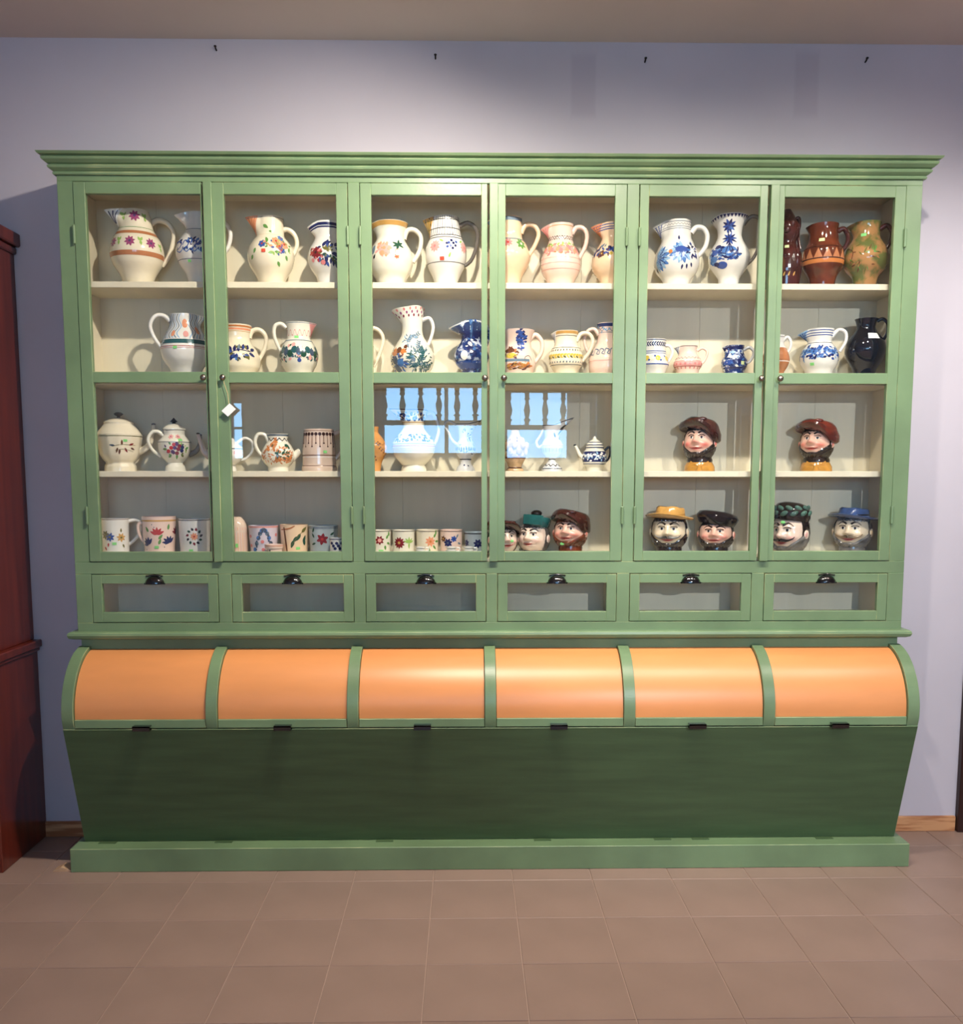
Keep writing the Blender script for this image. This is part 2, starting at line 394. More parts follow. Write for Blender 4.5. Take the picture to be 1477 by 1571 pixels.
# drawers
for (x0, x1) in DRX:
    d = MB(); g0, g1, z0, z1, w0, w1 = x0 + .0425, x1 - .0425, 1.0235, 1.2195, 1.064, 1.183
    x0 += .0025; x1 -= .0025
    d.box(x0, g0, YD0 + .002, YF + .02, z0, z1); d.box(g1, x1, YD0 + .002, YF + .02, z0, z1)
    d.box(g0, g1, YD0 + .002, YF + .02, z0, w0); d.box(g0, g1, YD0 + .002, YF + .02, w1, z1)
    do = d.build('drawer', GP, bevel=BV, **K)
    p = MB(); e = random.uniform(-.0006, .0006); p.add([(g0-.003, YF+.01-e, w0-.003), (g1+.003, YF+.01+e, w0-.003), (g1+.003, YF+.01+e, w1+.003), (g0-.003, YF+.01-e, w1+.003)], [(0, 1, 2, 3)]); p.build('glass_pane', M['glass'], do)
    p = MB(); p.box(x0 + .006, x0 + .018, YF + .021, 3.98, z0 + .006, 1.19); p.box(x1 - .018, x1 - .006, YF + .021, 3.98, z0 + .006, 1.19)
    p.box(x0 + .018, x1 - .018, YF + .021, 3.98, z0 + .006, z0 + .014); p.box(x0 + .018, x1 - .018, 3.97, 3.98, z0 + .014, 1.19); p.build('drawer_box', M['cream'], do)
    cx = (x0 + x1) / 2; p = MB(); nn = 16; vs_ = []; fs_ = []
    for i in range(7):
        a = (math.pi / 2) * i / 6
        for k in range(nn + 1):
            t = math.pi * k / nn; rr = math.cos(a) if i else 1
            vs_.append((cx + .040 * math.cos(t) * rr, YD0 + .002 - .026 * math.sin(a), 1.182 + .033 * math.sin(t) * rr))
    for i in range(6):
        for k in range(nn): fs_.append((i*(nn+1)+k, i*(nn+1)+k+1, (i+1)*(nn+1)+k+1, (i+1)*(nn+1)+k))
    p.add(vs_, fs_); p.box(cx - .043, cx + .043, YD0 - .0005, YD0 + .0025, 1.180, 1.186); p.tube([(cx - .034, YD0, 1.214), (cx, YD0 - .001, 1.219), (cx + .034, YD0, 1.214)], .003)
    p.build('cup_pull', M['black'], do, smooth=True)

# lower bins
CURVE = [(3.742, .9225), (3.706, .912), (3.672, .896), (3.645, .877), (3.622, .856), (3.602, .832), (3.585, .806), (3.572, .780), (3.562, .752), (3.555, .722), (3.552, .694), (3.5525, .664), (3.556, .643), (3.562, .6235)]
PB = (3.716, .1005)
def fine(pts, n=40):
    out = []; L = len(pts) - 1
    for k in range(n):
        u = k / (n - 1) * L; i = min(int(u), L - 1); t = u - i; q = [pts[max(i-1, 0)], pts[i], pts[i+1], pts[min(i+2, L)]]
        out.append(tuple(.5 * (2*q[1][d] + (q[2][d]-q[0][d])*t + (2*q[0][d]-5*q[1][d]+4*q[2][d]-q[3][d])*t*t + (3*q[1][d]-q[0][d]-3*q[2][d]+q[3][d])*t**3) for d in (0, 1)))
    return out
CURVE = fine(CURVE)
side_prof = CURVE + [PB, (YBK, .1005), (YBK, .905), (3.76, .9225)]
for x0, x1 in ((-HW, -1.662), (1.662, HW)):
    b = MB(); b.prism(side_prof, x0, x1); b.build('end_board', GP, bevel=.0014, **K)
RIBS = [-1.119, -.5605, -.013, .5425, 1.1035]
ins = lambda d: [(y + d * (1 if k < 9 else 1), z - d * (1 - k / len(CURVE)) * .9) for k, (y, z) in enumerate(CURVE)]
for rx in RIBS:
    b = MB(); b.prism(CURVE + [(3.60, .6235), (3.60, .72), (3.66, .84), (3.742, .88)], rx - .0225, rx + .0225); b.build('rib', GP, bevel=.0014, **K)
ex = [-1.662] + [v for r in RIBS for v in (r - .0225, r + .0225)] + [1.662]
HND = [218, 434, 648, 857, 1069, 1287]
for i in range(6):
    x0, x1 = ex[2 * i] + .002, ex[2 * i + 1] - .002
    oc = [p for p in ins(.013) if p[1] > .672] + [(3.565, .6605)]; inner = [(y + .01, z - .008) for y, z in oc]
    b = MB(); b.prism(oc + inner[::-1], x0, x1)
    lid = b.build('bin_lid', M['orange'], **K, fix=True)
    for p_ in lid.data.polygons: p_.use_smooth = True
    lid.data.set_sharp_from_angle(angle=.6)
    b = MB(); b.box(x0, x1, 3.558, 3.585, .6265, .660); b.build('lid_rail', GP, lid, bevel=BV)
    hx, _ = on_y(HND[i], 1108, 3.55)
    b = MB(); b.box(hx - .034, hx + .034, 3.530, 3.559, .634, .640); b.box(hx - .034, hx + .034, 3.530, 3.535, .622, .640); b.box(hx - .034, hx + .034, 3.530, 3.560, .620, .624)
    b.build('lid_pull', M['black'], lid, bevel=.001)
b = MB(); b.prism([(3.5590, .6215), (3.7125, .1005), (3.74, .1005), (3.592, .6225)], -HW, HW); b.build('lower_panel', [M['green_shaded'], M['wear']], bevel=.0016, **K)
b = MB(); b.box(-1.737, 1.737, 3.634, YBK - .012, 0, .0985)
pl = b.build('plinth', GP, bevel=.002, **K)
for px in (165, 343, 590, 832, 1016, 1074, 1264):
    hx, _ = on_y(px, 1286, 3.70); b = MB(); b.box(hx - .036, hx + .036, 3.690, 3.716, .0985, .1005); b.build('hinge_leaf', M['green_shaded'], pl)

# price tag on a knob, shim at the plinth
tg = empty('price_tag', (-1.089, YF - .02, 2.0)); tag(tg, 'blank white diamond price tag hanging from a door knob by string', 'tag')
Xk = DOORS[1][0] + .056; Yk = YD0 - .014
cxp, czp = on_y(351, 629, Yk - .004)
b = MB(); b.tube([(Xk, Yk, 2.012), (Xk + .006, Yk - .002, 1.99), ((Xk + cxp) / 2 + .008, Yk - .003, 1.95), (cxp + .001, Yk - .004, czp + .022)], .0012, 6); b.build('string', M['string'], **dict(parent=tg, inv=True))
b = MB(); h = .029; yy = Yk - .006
vsq = [(cxp + h * math.cos(R(a)) , yy, czp + h * .92 * math.sin(R(a))) for a in (82, 8, -98, -172)]
b.add(vsq + [(x, y + .0012, z) for x, y, z in vsq], [(0, 1, 2, 3), (7, 6, 5, 4), (0, 4, 5, 1), (1, 5, 6, 2), (2, 6, 7, 3), (3, 7, 4, 0)]); b.build('card', M['paper'], **dict(parent=tg, inv=True), fix=True)
b = MB(); b.add([(0, 0, 0), (.16, 0, 0), (.16, .05, 0), (0, .05, 0), (.07, .0, .018), (.16, 0, .004), (.16, .05, .004), (.07, .05, .018)], [(3, 2, 1, 0), (0, 1, 5, 4), (1, 2, 6, 5), (2, 3, 7, 6), (0, 4, 7, 3), (4, 5, 6, 7)])
o = b.build('wood_shim', M['shimwood'], fix=True); o.location = (-1.815, 3.642, 0.0005); o.scale = (.49, 1, 1); tag(o, 'small raw wood shim beside the left plinth corner', 'shim')
#CERAMICS#
# ------------------------------------------------------------------ ceramics
def glaze(name, col, **k):
    k.setdefault('rough', .16); k.setdefault('coat', .3); k.setdefault('vary', .05); k.setdefault('vscale', 14)
    return mat(name, col, **k)
C = {
 'white': glaze('white_glaze', (232, 228, 220)), 'cream_g': glaze('cream_glaze', (234, 222, 196)), 'ivory': glaze('ivory_glaze', (232, 226, 208)),
 'peach': glaze('peach_glaze', (240, 208, 172)), 'rose': glaze('rose_glaze', (236, 206, 190)), 'bisque': glaze('bisque_glaze', (214, 190, 172)),
 'ochre': glaze('ochre_glaze', (212, 150, 84), vary=.15), 'tan': glaze('tan_glaze', (206, 168, 126), vary=.25, vscale=40),
 'brown': glaze('brown_glaze', (112, 52, 30), vary=.4, vscale=18, rough=.08), 'umber': glaze('umber_glaze', (74, 32, 28), vary=.4, vscale=22, rough=.08),
 'mottle': glaze('green_ochre_glaze', (172, 126, 80), col2=(98, 104, 56), vscale=15, thr=(.44, .56), rough=.1),
 'jet': glaze('black_glaze', (14, 12, 20), rough=.06, vary=0), 'willow': glaze('blue_transfer_glaze', (206, 214, 228), col2=(28, 52, 110), vscale=42, thr=(.50, .64)),
 'grey': glaze('grey_white_glaze', (206, 206, 206)), 'lilac': glaze('lilac_white_glaze', (214, 204, 214)), 'bluegrey': glaze('blue_grey_glaze', (168, 180, 184)),
 'dusk': glaze('grey_handle_glaze', (120, 112, 104), vary=.2), 'stripe': glaze('striped_cream_glaze', (228, 204, 184), vary=.1, stretch=(30, 30, .1), vscale=3),
}
P = {k: mat('paint_' + k, c, .2, coat=.2) for k, c in dict(
 orange=(196, 120, 62), terracotta=(180, 116, 76), magenta=(150, 66, 110), pink=(216, 128, 126), rosepink=(226, 160, 152), red=(176, 48, 44), crimson=(124, 30, 38), green=(92, 142, 70), lightgreen=(150, 184, 96),
 olive=(104, 100, 44), darkgreen=(34, 76, 58), teal=(38, 84, 88), navy=(28, 36, 86), blue=(48, 78, 150), midblue=(72, 116, 176), lightblue=(146, 180, 210), greyblue=(104, 124, 140), black=(28, 26, 30),
 brown=(96, 56, 36), darkbrown=(58, 32, 28), yellow=(206, 178, 70), ochre=(196, 150, 80), peach=(226, 150, 112), white=(236, 234, 228), purple=(84, 60, 104), grey=(112, 110, 110), steel=(70, 84, 104), cream=(238, 226, 196)).items()}
P['sticker'] = mat('green_price_sticker', (128, 208, 120), .6); P['sticker_white'] = mat('white_price_sticker', (238, 240, 236), .6)
P['sticker_red'] = mat('red_price_sticker', (206, 74, 48), .6); P['sticker_pale'] = mat('pale_price_sticker', (214, 226, 160), .6)

def hermite(pts):
    z = [p[0] for p in pts]; r = [p[1] for p in pts]; n = len(z)
    d = [(r[i+1] - r[i]) / max(1e-6, z[i+1] - z[i]) for i in range(n - 1)]
    m = [d[0]] + [0 if d[i-1] * d[i] <= 0 else 2 * d[i-1] * d[i] / (d[i-1] + d[i]) for i in range(1, n - 1)] + [d[-1]]
    def f(x):
        if x <= z[0]: return r[0]
        if x >= z[-1]: return r[-1]
        i = 0
        while x > z[i + 1]: i += 1
        h = z[i+1] - z[i]; t = (x - z[i]) / h; t2 = t * t; t3 = t2 * t
        return (2*t3 - 3*t2 + 1) * r[i] + (t3 - 2*t2 + t) * h * m[i] + (-2*t3 + 3*t2) * r[i+1] + (t3 - t2) * h * m[i+1]
    return f
def smoothpts(pts, n=22):
    pts = [Vector(p) for p in pts]; out = []
    L = len(pts) - 1
    for k in range(n):
        u = k / (n - 1) * L; i = min(int(u), L - 1); t = u - i
        p0, p1, p2, p3 = pts[max(i-1, 0)], pts[i], pts[i+1], pts[min(i+2, L)]
        out.append(.5 * ((2*p1) + (p2-p0)*t + (2*p0-5*p1+4*p2-p3)*t*t + (3*p1-p0-3*p2+p3)*t*t*t))
    return out
YS = 3.90
class Vessel:
    """one pot: profile measured in photo pixels (y, half width), from rim to foot; None = standing on its shelf"""
    def __init__(s, name, label, cat, cx, row, prof, m, Y=YS, seg=56, group=None, base=None, facets=0):
        s.cx, s.Y, s.row = cx, Y, row
        ys = [p[0] for p in prof if p[0] is not None]
        s.zb = SHELF[row] if base is None else base
        s.X, zt = on_y(cx, ys[0], Y); s.k = mpp(s.X, Y, (zt + s.zb) / 2)
        pts = sorted([(0 if y is None else max(.0008, s.Z(y)), r * s.k) for y, r in prof])
        q = [pts[0]]
        for p in pts[1:]:
            if p[0] - q[-1][0] > .0006: q.append(p)
        s.pts = q; s.r0 = hermite(q); s.h = q[-1][0]; s.beaks = []; s.lifts = []; s.seg = seg; s.m = m; s.facets = facets
        s.root = empty(name, (s.X, Y, s.zb + .0004), math.atan2(CAMX - s.X, Y))
        tag(s.root, label, cat, group); s.deco = []; s.done = False
    def Z(s, y): return on_y(s.cx, y, s.Y)[1] - s.zb
    def P(s, x, y, d=0): return Vector(((x - s.cx) * s.k, d, s.Z(y)))
    def beak(s, tip, joint, width=34, ang=82, power=1.15):
        side = 1 if tip[0] > s.cx else -1
        ln = abs(tip[0] - s.cx) * s.k / math.sin(R(ang)) - s.r0(s.h)
        s.beaks.append((side * R(ang), R(width), max(ln, .004), s.Z(joint), s.Z(tip[1]) - s.h, power))
        return s
    def lift(s, ang, amt, z0): s.lifts.append((R(ang), amt * s.k, s.Z(z0))); return s
    def surf(s, th, z, inset=0):
        r = s.r0(z) - inset
        if s.facets:
            w = 2 * math.pi / s.facets; a = (th % w) - w / 2; r *= math.cos(w / 2) / math.cos(a) * 1.02
        dz = 0
        for a, w, ln, z0, up, pw in s.beaks:
            d = abs((th - a + math.pi) % (2 * math.pi) - math.pi)
            if d < w and z > z0:
                t = ((z - z0) / (s.h - z0)) ** pw; g = (1 - d / w); g = g if w < R(45) else g * g * (3 - 2 * g)
                r += ln * t * g; dz += up * t * g
        for a, amt, z0 in s.lifts:
            if z > z0: dz += amt * ((z - z0) / (s.h - z0)) * (.5 + .5 * math.cos(th - a))
        return Vector((r * math.sin(th), -r * math.cos(th), z + dz))
    def normal(s, th, z):
        e = .02; dz = .002
        a = s.surf(th + e, z) - s.surf(th - e, z); c = s.surf(th, min(z + dz, s.h)) - s.surf(th, max(z - dz, 0))
        n = a.cross(c)
        return n.normalized() if n.length > 1e-9 else Vector((math.sin(th), -math.cos(th), 0))
    def body(s, name='body', open_top=True):
        N = 30; S_ = s.seg; vs_ = []; fs_ = []
        zs = sorted(set([s.h * i / N for i in range(N + 1)]))
        rings = [(z, 0) for z in zs]
        if open_top: rings += [(z, .0032) for z in reversed(zs[N // 3:])]
        for z, ins_ in rings:
            for k in range(S_): vs_.append(s.surf(2 * math.pi * k / S_, z, ins_))
        for i in range(len(rings) - 1):
            for k in range(S_): fs_.append((i*S_+k, i*S_+(k+1) % S_, (i+1)*S_+(k+1) % S_, (i+1)*S_+k))
        fs_.append(tuple(range(S_ - 1, -1, -1))); e = (len(rings) - 1) * S_; fs_.append(tuple(e + k for k in range(S_)))
        b = MB(); b.add(vs_, fs_); o = b.build(name, s.m, s.root, smooth=True, fix=True); s.bodyo = o
        return s
    def handle(s, pts, r=3.6, m=None, name='handle', flat=1.3, d=0):
        b = MB(); rr = r * s.k
        b.tube(smoothpts([s.P(x, y, d) for x, y in pts]), lambda t: rr * (1.15 - .5 * t + .25 * t * t), 10, flat=flat)
        b.build(name, m or s.m, s.root, smooth=True, fix=True); return s
    def spout(s, pts, r0, r1, m=None, tip=None):
        b = MB(); b.tube(smoothpts([s.P(x, y) for x, y in pts]), lambda t: (r0 + (r1 - r0) * t ** .7) * s.k, 12)
        o = b.build('spout', m or s.m, s.root, smooth=True, fix=True)
        if tip:
            x, y = pts[-1]; b = MB(); b.ell(s.P(x, y), r1 * 1.3 * s.k, r1 * 1.3 * s.k, r1 * .8 * s.k); b.build('spout_tip', tip, o, smooth=True)
        return s
    def lid(s, prof, m=None, knob=None, knob_m=None):
        b = MB(); pr = sorted([(s.Z(y), r * s.k) for y, r in prof]); f = hermite(pr)
        zs = [pr[0][0] + (pr[-1][0] - pr[0][0]) * i / 14 for i in range(15)]
        b.lathe([(max(f(z), .0003), z) for z in zs], 36); o = b.build('lid', m or s.m, s.root, smooth=True, fix=True)
        if knob:
            b = MB(); b.lathe([(max(r * s.k, .0003), s.Z(y)) for y, r in knob], 18); b.build('lid_knob', knob_m or m or s.m, o, smooth=True, fix=True)
        return s
    # ---- painted decoration, in photo pixels
    def th(s, x, y):
        r = s.r0(min(max(s.Z(y), 0), s.h)); return math.asin(max(-.985, min(.985, (x - s.cx) * s.k / r)))
    def pt(s, th, z, off=.0007):
        z = max(.001, min(s.h - .0005, z)); return s.surf(th, z) + s.normal(th, z) * off
    def _grid(s, rows, col, off=.0007):
        vs_ = [s.pt(t, z, off) for row in rows for t, z in row]; w = len(rows[0])
        fs_ = [(i*w+k, i*w+k+1, (i+1)*w+k+1, (i+1)*w+k) for i in range(len(rows) - 1) for k in range(w - 1)]
        s.deco.append((col, vs_, fs_))
    def _tan(s, th0, z0, du, dz):       # px offsets along the surface
        r = max(s.r0(max(0, min(s.h, z0))), .006); return th0 + du * s.k / r, z0 + dz * s.k
    def petal(s, th0, z0, ang, r0, r1, w, col, off=.0007):
        rows = []; ca, sa = math.cos(ang), math.sin(ang)
        for i in range(6):
            t = i / 5; d = r0 + (r1 - r0) * t; hw = w * math.sin(math.pi * min(.97, .06 + .88 * t ** .8)) 
            rows.append([s._tan(th0, z0, d * ca - q * sa, d * sa + q * ca) for q in (-hw, 0, hw)])
        s._grid(rows, col, off)
    def flower(s, x, y, size, col, center=None, n=8, w=None, th=None):
        t0 = s.th(x, y) if th is None else th; z0 = s.Z(y)
        for k in range(n): s.petal(t0, z0, 2 * math.pi * (k + .3) / n, size * .16, size, w or size * 1.9 / n, col)
        s.disc(x, y, size * .24, center or 'yellow', th=t0, off=.0012)
        return s
    def disc(s, x, y, r, col, ry=None, th=None, off=.0009):
        t0 = s.th(x, y) if th is None else th; z0 = s.Z(y); ry = ry or r
        s._grid([[s._tan(t0, z0, r * q * math.cos(a), ry * q * math.sin(a)) for a in [2 * math.pi * k / 12 for k in range(13)]] for q in (.001, .5, 1)], col, off)
        return s
    def leaf(s, x, y, ln, ang, col, w=None, th=None):
        s.petal(s.th(x, y) if th is None else th, s.Z(y), R(ang), 0, ln, w or ln * .26, col); return s
    def band(s, y0, y1, col, off=.0006, a0=-180, a1=180):
        z0, z1 = sorted((s.Z(y0), s.Z(y1))); z1 = min(z1, s.h - .0006); n = 3 if z1 - z0 < .02 else 7; m_ = 72
        rows = [[(R(a0 + (a1 - a0) * k / m_), z0 + (z1 - z0) * i / n) for k in range(m_ + 1)] for i in range(n + 1)]
        s._grid(rows, col, off); return s
    def line(s, y, col, w=1.0): return s.band(y - w / 2, y + w / 2, col, .0008)
    def stroke(s, pts, col, w=1.2, off=.0009):
        P2 = smoothpts([(x, y, 0) for x, y in pts], max(4, 4 * len(pts))); rows = []
        for i, p in enumerate(P2):
            t = (P2[min(i+1, len(P2)-1)] - P2[max(i-1, 0)]); t = t.normalized() if t.length else Vector((1, 0, 0))
            t0 = s.th(p.x, p.y); z0 = s.Z(p.y); hw = w / 2 * (.55 + .9 * math.sin(math.pi * (i + .5) / len(P2)) * .5)
            rows.append([s._tan(t0, z0, -t.y * -hw * -1, -t.x * hw * -1 * -1), s._tan(t0, z0, t.y * -hw * 1 * -1 * -1 * -1, t.x * hw)])
        s._grid(rows, col, off); return s
    def ring(s, y, n, fn, a0=-170, a1=170):
        for k in range(n): fn(R(a0 + (a1 - a0) * (k + .5) / n), y)
        return s
    def zig(s, y, amp, n, col, w=1.0):
        rows = []; m_ = n * 6
        for k in range(m_ + 1):
            t = -math.pi + 2 * math.pi * k / m_; z = s.Z(y) + amp * s.k * math.sin(t * n)
            rows.append([(t, z - w * .5 * s.k), (t, z + w * .5 * s.k)])
        s._grid(rows, col); return s
    def tris(s, y0, y1, n, col):
        z0, z1 = s.Z(y0), s.Z(y1)
        for k in range(n):
            t = -math.pi + 2 * math.pi * (k + .5) / n; h = math.pi / n * .95
            s._grid([[(t - h * (1 - q), z0 + (z1 - z0) * q), (t, z0 + (z1 - z0) * q), (t + h * (1 - q), z0 + (z1 - z0) * q)] for q in (0, .5, 1)], col)
        return s
    def beakpaint(s, col, stripe=None, i=0):
        a, w, ln, z0, up, pw = s.beaks[i]; sg = 1 if a > 0 else -1
        for side in (-1, 1):
            rows = [[(a + side * w * .85 * q * (.25 + .75 * t), z0 + (s.h - z0) * t * .985) for q in (0, .33, .66, 1)] for t in [v / 8 for v in range(9)]]
            s._grid(rows, col, .0009)
        if stripe:
            for q in (.2, .5, .8):
                for side in (-1, 1):
                    rows = [[(a + side * w * q * t * .85 + e, z0 + (s.h - z0) * t * .98) for e in (-.018, .018)] for t in [.2 + v / 10 for v in range(8)]]
                    s._grid(rows, stripe, .0016)
        return s
    def sticker(s, x, y, w=5, h=3.4, col='sticker'):
        t0 = s.th(x, y); z0 = s.Z(y); b = MB()
        vs_ = [s.pt(*s._tan(t0, z0, a * w / 2, c * h / 2), .0019) for c in (-1, 0, 1) for a in (-1, 0, 1)]
        b.add(vs_, [(i*3+k, i*3+k+1, (i+1)*3+k+1, (i+1)*3+k) for i in (0, 1) for k in (0, 1)])
        b.build('price_sticker', P[col], s.root); return s
    def finish(s):
        if s.deco:
            cols = []; b = MB()
            for c, v, f in s.deco:
                if c not in cols: cols.append(c)
                b.add(v, f, cols.index(c))
            tag(b.build('painted_pattern', [P[c] for c in cols], s.root), kind='stuff')
        return s
def sprig(v, x, y, ln, ang, n, col, lw=.3, stem=None):
    """a stem with paired leaves"""
    a = R(ang); dx, dy = math.cos(a), -math.sin(a)
    v.stroke([(x, y), (x + dx * ln * .5, y + dy * ln * .5 - 1), (x + dx * ln, y + dy * ln)], stem or col, 1)
    for k in range(n):
        t = (k + .6) / n
        for sd in (-1, 1): v.leaf(x + dx * ln * t, y + dy * ln * t, ln * .36, ang + sd * 48, col, ln * .36 * lw)
    return v

def spray(v, x, y, rx, ry, n, cols, ln, w=.28, seed=1, ang=None):
    """a loose cluster of brush dabs inside an ellipse"""
    g_ = random.Random(seed)
    for i in range(n):
        a = g_.uniform(0, 6.283); q = math.sqrt(g_.random()); px_, py_ = x + rx * q * math.cos(a), y - ry * q * math.sin(a)
        l_ = ln * g_.uniform(.6, 1.2); v.leaf(px_, py_, l_, math.degrees(a) + g_.uniform(-50, 50) if ang is None else ang + g_.uniform(-35, 35), cols[i % len(cols)], l_ * w)
    return v
def belt(v, y0, y1, n, cols, ln, w=.3, seed=2, a=112):
    """the same dabs running round the pot"""
    g_ = random.Random(seed)
    for i in range(n):
        l_ = ln * g_.uniform(.6, 1.2); v.leaf(0, g_.uniform(y0, y1), l_, g_.uniform(0, 360), cols[i % len(cols)], l_ * w, th=R(g_.uniform(-a, a)))
    return v
T1, T2, T3, T4 = 'jugs on the top shelf', 'jugs on the second shelf', 'teapots and ewers on the third shelf', 'mugs and head jugs on the bottom shelf'
N_ = None
# ---- top shelf
v = Vessel('jug', 'cream jug with purple daisies between two orange bands, first on the top shelf', 'jug', 208, 1, [(325,19),(338,23),(352,25),(360,29),(372,36),(390,40),(405,37),(424,26),(N_,20)], C['cream_g'], group=T1)
v.beak((163, 328), 352); v.body().handle([(229,342),(240,335),(254,339),(262,353),(260,372),(253,392),(243,406)], 4)
v.band(361, 366, 'terracotta').band(393, 400, 'terracotta').line(355, 'green', .8).beakpaint('white', 'navy')
for x, y, z_ in ((206, 337, 8.5), (198, 379, 8), (228, 380, 8), (175, 379, 7.5)): v.flower(x, y, z_, 'magenta', 'purple', 8)
for x, y in ((183, 378), (213, 378), (241, 383), (191, 337), (220, 338)):
    for a in (60, 120, -80): v.leaf(x, y, 6.5, a, 'lightgreen', 2)
v.finish()
v = Vessel('jug', 'white jug with blue scrolls half hidden behind the first door edge', 'jug', 304, 1, [(329,18),(345,18),(356,19),(365,25),(380,34),(390,35),(405,31),(424,20),(N_,17)], C['white'], group=T1)
v.beak((268, 335), 352).body().handle([(320,346),(334,338),(346,342),(351,356),(347,376),(336,392)], 3.6)
v.line(356, 'steel', .8).line(404, 'steel', .8)
for x in (276, 286, 297, 308, 320): v.stroke([(x-6,384),(x-2,377),(x+3,380),(x+1,386),(x-3,390)], 'blue', 1.8).stroke([(x-5,390),(x,394),(x+5,389)], 'midblue', 1.4)
v.disc(279, 376, 2, 'navy').disc(292, 391, 2, 'navy').sticker(289.5, 407); spray(v, 296, 384, 24, 9, 44, ['blue', 'midblue', 'navy'], 6, .22, 20); v.finish()
v = Vessel('jug', 'cream jug with orange spout and a red and blue flower bouquet', 'jug', 414.5, 1, [(335,20),(350,20),(364,21),(372,27),(382,33),(393,35.5),(408,33),(428,22.5),(N_,18)], C['cream_g'], group=T1)
v.beak((377, 337), 364).body().handle([(433,352),(441,351),(450,358),(454,372),(450,386),(443,398)], 3.6, C['cream_g'])
v.beakpaint('peach', 'orange').line(365, 'ochre', .8).line(338, 'grey', .8).leaf(404, 350, 9, -35, 'green', 2.6).leaf(412, 360, 6, -10, 'green', 1.6)
for x, y, q, c in ((422,377,7,'peach'),(434,381,7.5,'peach'),(427,385,6,'terracotta'),(401.5,382,6,'blue'),(430,391,5.5,'blue'),(429,371,5,'midblue')): v.flower(x, y, q, c, 'red', 6, q*.42)
for x, y, a in ((410,378,200),(410,378,120),(418,395,190),(420,394,-10),(436,398,-60),(440,392,60),(424,408,-60),(392,388,250),(388,398,230)): v.leaf(x, y, 8, a, 'green' if a != 190 else 'lightgreen', 2.2)
v.sticker(403.5, 393, 6, 5, 'sticker_red'); spray(v, 424, 386, 20, 11, 26, ['green', 'lightgreen', 'peach', 'blue'], 5, .3, 21); v.finish()
v = Vessel('jug', 'white jug with navy rim and dark red flower beside the second door post', 'jug', 502, 1, [(343,20),(352,20),(366,19),(374,22),(385,28),(397,30.5),(412,27),(428,17.5),(N_,15)], C['white'], group=T1)
v.beak((471, 352), 366).body().handle([(520,352),(532,348),(540,358),(538,378),(528,396)], 3.4)
v.band(346, 354, 'navy').line(351, 'white', .8).flower(484, 394, 9, 'crimson', 'darkbrown', 9, 3).disc(495, 409, 3.5, 'pink').disc(480, 405, 3, 'pink').disc(478, 388, 2.6, 'crimson')
for x, y, a, c in ((494,385,60,'navy'),(498,380,20,'navy'),(500,392,10,'olive'),(505,388,60,'olive'),(506,402,-40,'olive'),(496,398,-20,'navy'),(508,396,0,'navy'),(512,384,40,'navy'),(514,406,-70,'navy'),(500,404,-110,'navy')): v.leaf(x, y, 10, a, c, 2.6)
spray(v, 502, 394, 14, 15, 26, ['navy', 'olive', 'blue', 'navy', 'darkgreen'], 8, .26, 3); spray(v, 484, 396, 9, 9, 14, ['crimson', 'red', 'pink'], 5, .4, 4)
v.finish()
v = Vessel('jug', 'cream jug with tan rim, peach flower and dark crossed leaves', 'jug', 599, 1, [(344,27),(350,24),(358,21.5),(368,21.5),(375,25),(388,32),(402,34),(418,30.5),(430,23),(N_,20)], C['ivory'], group=T1)
v.beak((566, 349), 368, 40).body().handle([(619,367),(624,354),(635,352),(645,363),(643,384),(633,402)], 3.8)
v.band(344.6, 351, 'ochre').flower(589, 388, 11, 'rosepink', 'peach', 8).disc(586, 396, 4, 'peach').flower(608, 401, 4, 'terracotta', 'red', 6).disc(573, 389, 4, 'greyblue', 7)
for a in (20, 65, 160, 205, 330, 250): v.leaf(610, 382, 9, a, 'darkgreen', 1.9)
v.stroke([(606,398),(606,391),(612,390)], 'peach', 1).leaf(573, 403, 7, 60, 'black', 2); spray(v, 588, 390, 9, 10, 22, ['rosepink', 'peach'], 6, .36, 26); v.finish()
v = Vessel('jug', 'white jug with black checkered neck, pink wheels and blue berries', 'jug', 684, 1, [(335,20),(345,20.5),(358,22.5),(368,25),(374,28),(385,31.5),(396,31.5),(410,28),(430,19),(N_,16)], C['white'], group=T1)
v.beak((648, 340), 368).body().handle([(703,348),(718,342),(731,353),(731,376),(722,400),(708,410)], 3.2, C['dusk'])
v.beakpaint('ochre', 'olive')
for y in (341, 355, 366): v.line(y, 'black', 1)
v.line(370, 'grey', 1.6).line(408, 'grey', 1.1)
for k in range(26):
    t = R(-125 + 250 * k / 25); v._grid([[(t - .014, v.Z(y)), (t + .014, v.Z(y))] for y in (366, 360, 354, 348, 342, 336)], 'grey' if k % 3 else 'black')
for x in (667, 711): v.flower(x, 384, 9, 'rosepink', 'pink', 10, 2.2)
for i, (x, y) in enumerate(((692,376),(688,380),(695,380),(691,384),(698,384),(686,386),(694,388),(699,378),(685,381))): v.disc(x, y, 2, 'blue' if i % 2 else 'navy')
for x, y, a in ((680,378,150),(704,378,30),(688,402,70)): v.leaf(x, y, 8, a, 'lightgreen', 1.6)
v.sticker(678, 403.5, 6.5, 5, 'sticker_red'); v.finish()
v = Vessel('jug', 'plain peach jug with grey rim and one green flower', 'jug', 780, 1, [(336,20.5),(345,20.5),(360,20.5),(369,22),(375,26.5),(388,32),(396,33.5),(410,29.5),(430,19.5),(N_,17)], C['peach'], group=T1)
v.beak((745, 342), 364).body().handle([(799,359),(806,346),(819,347),(826,360),(820,378),(811,393)], 3.6)
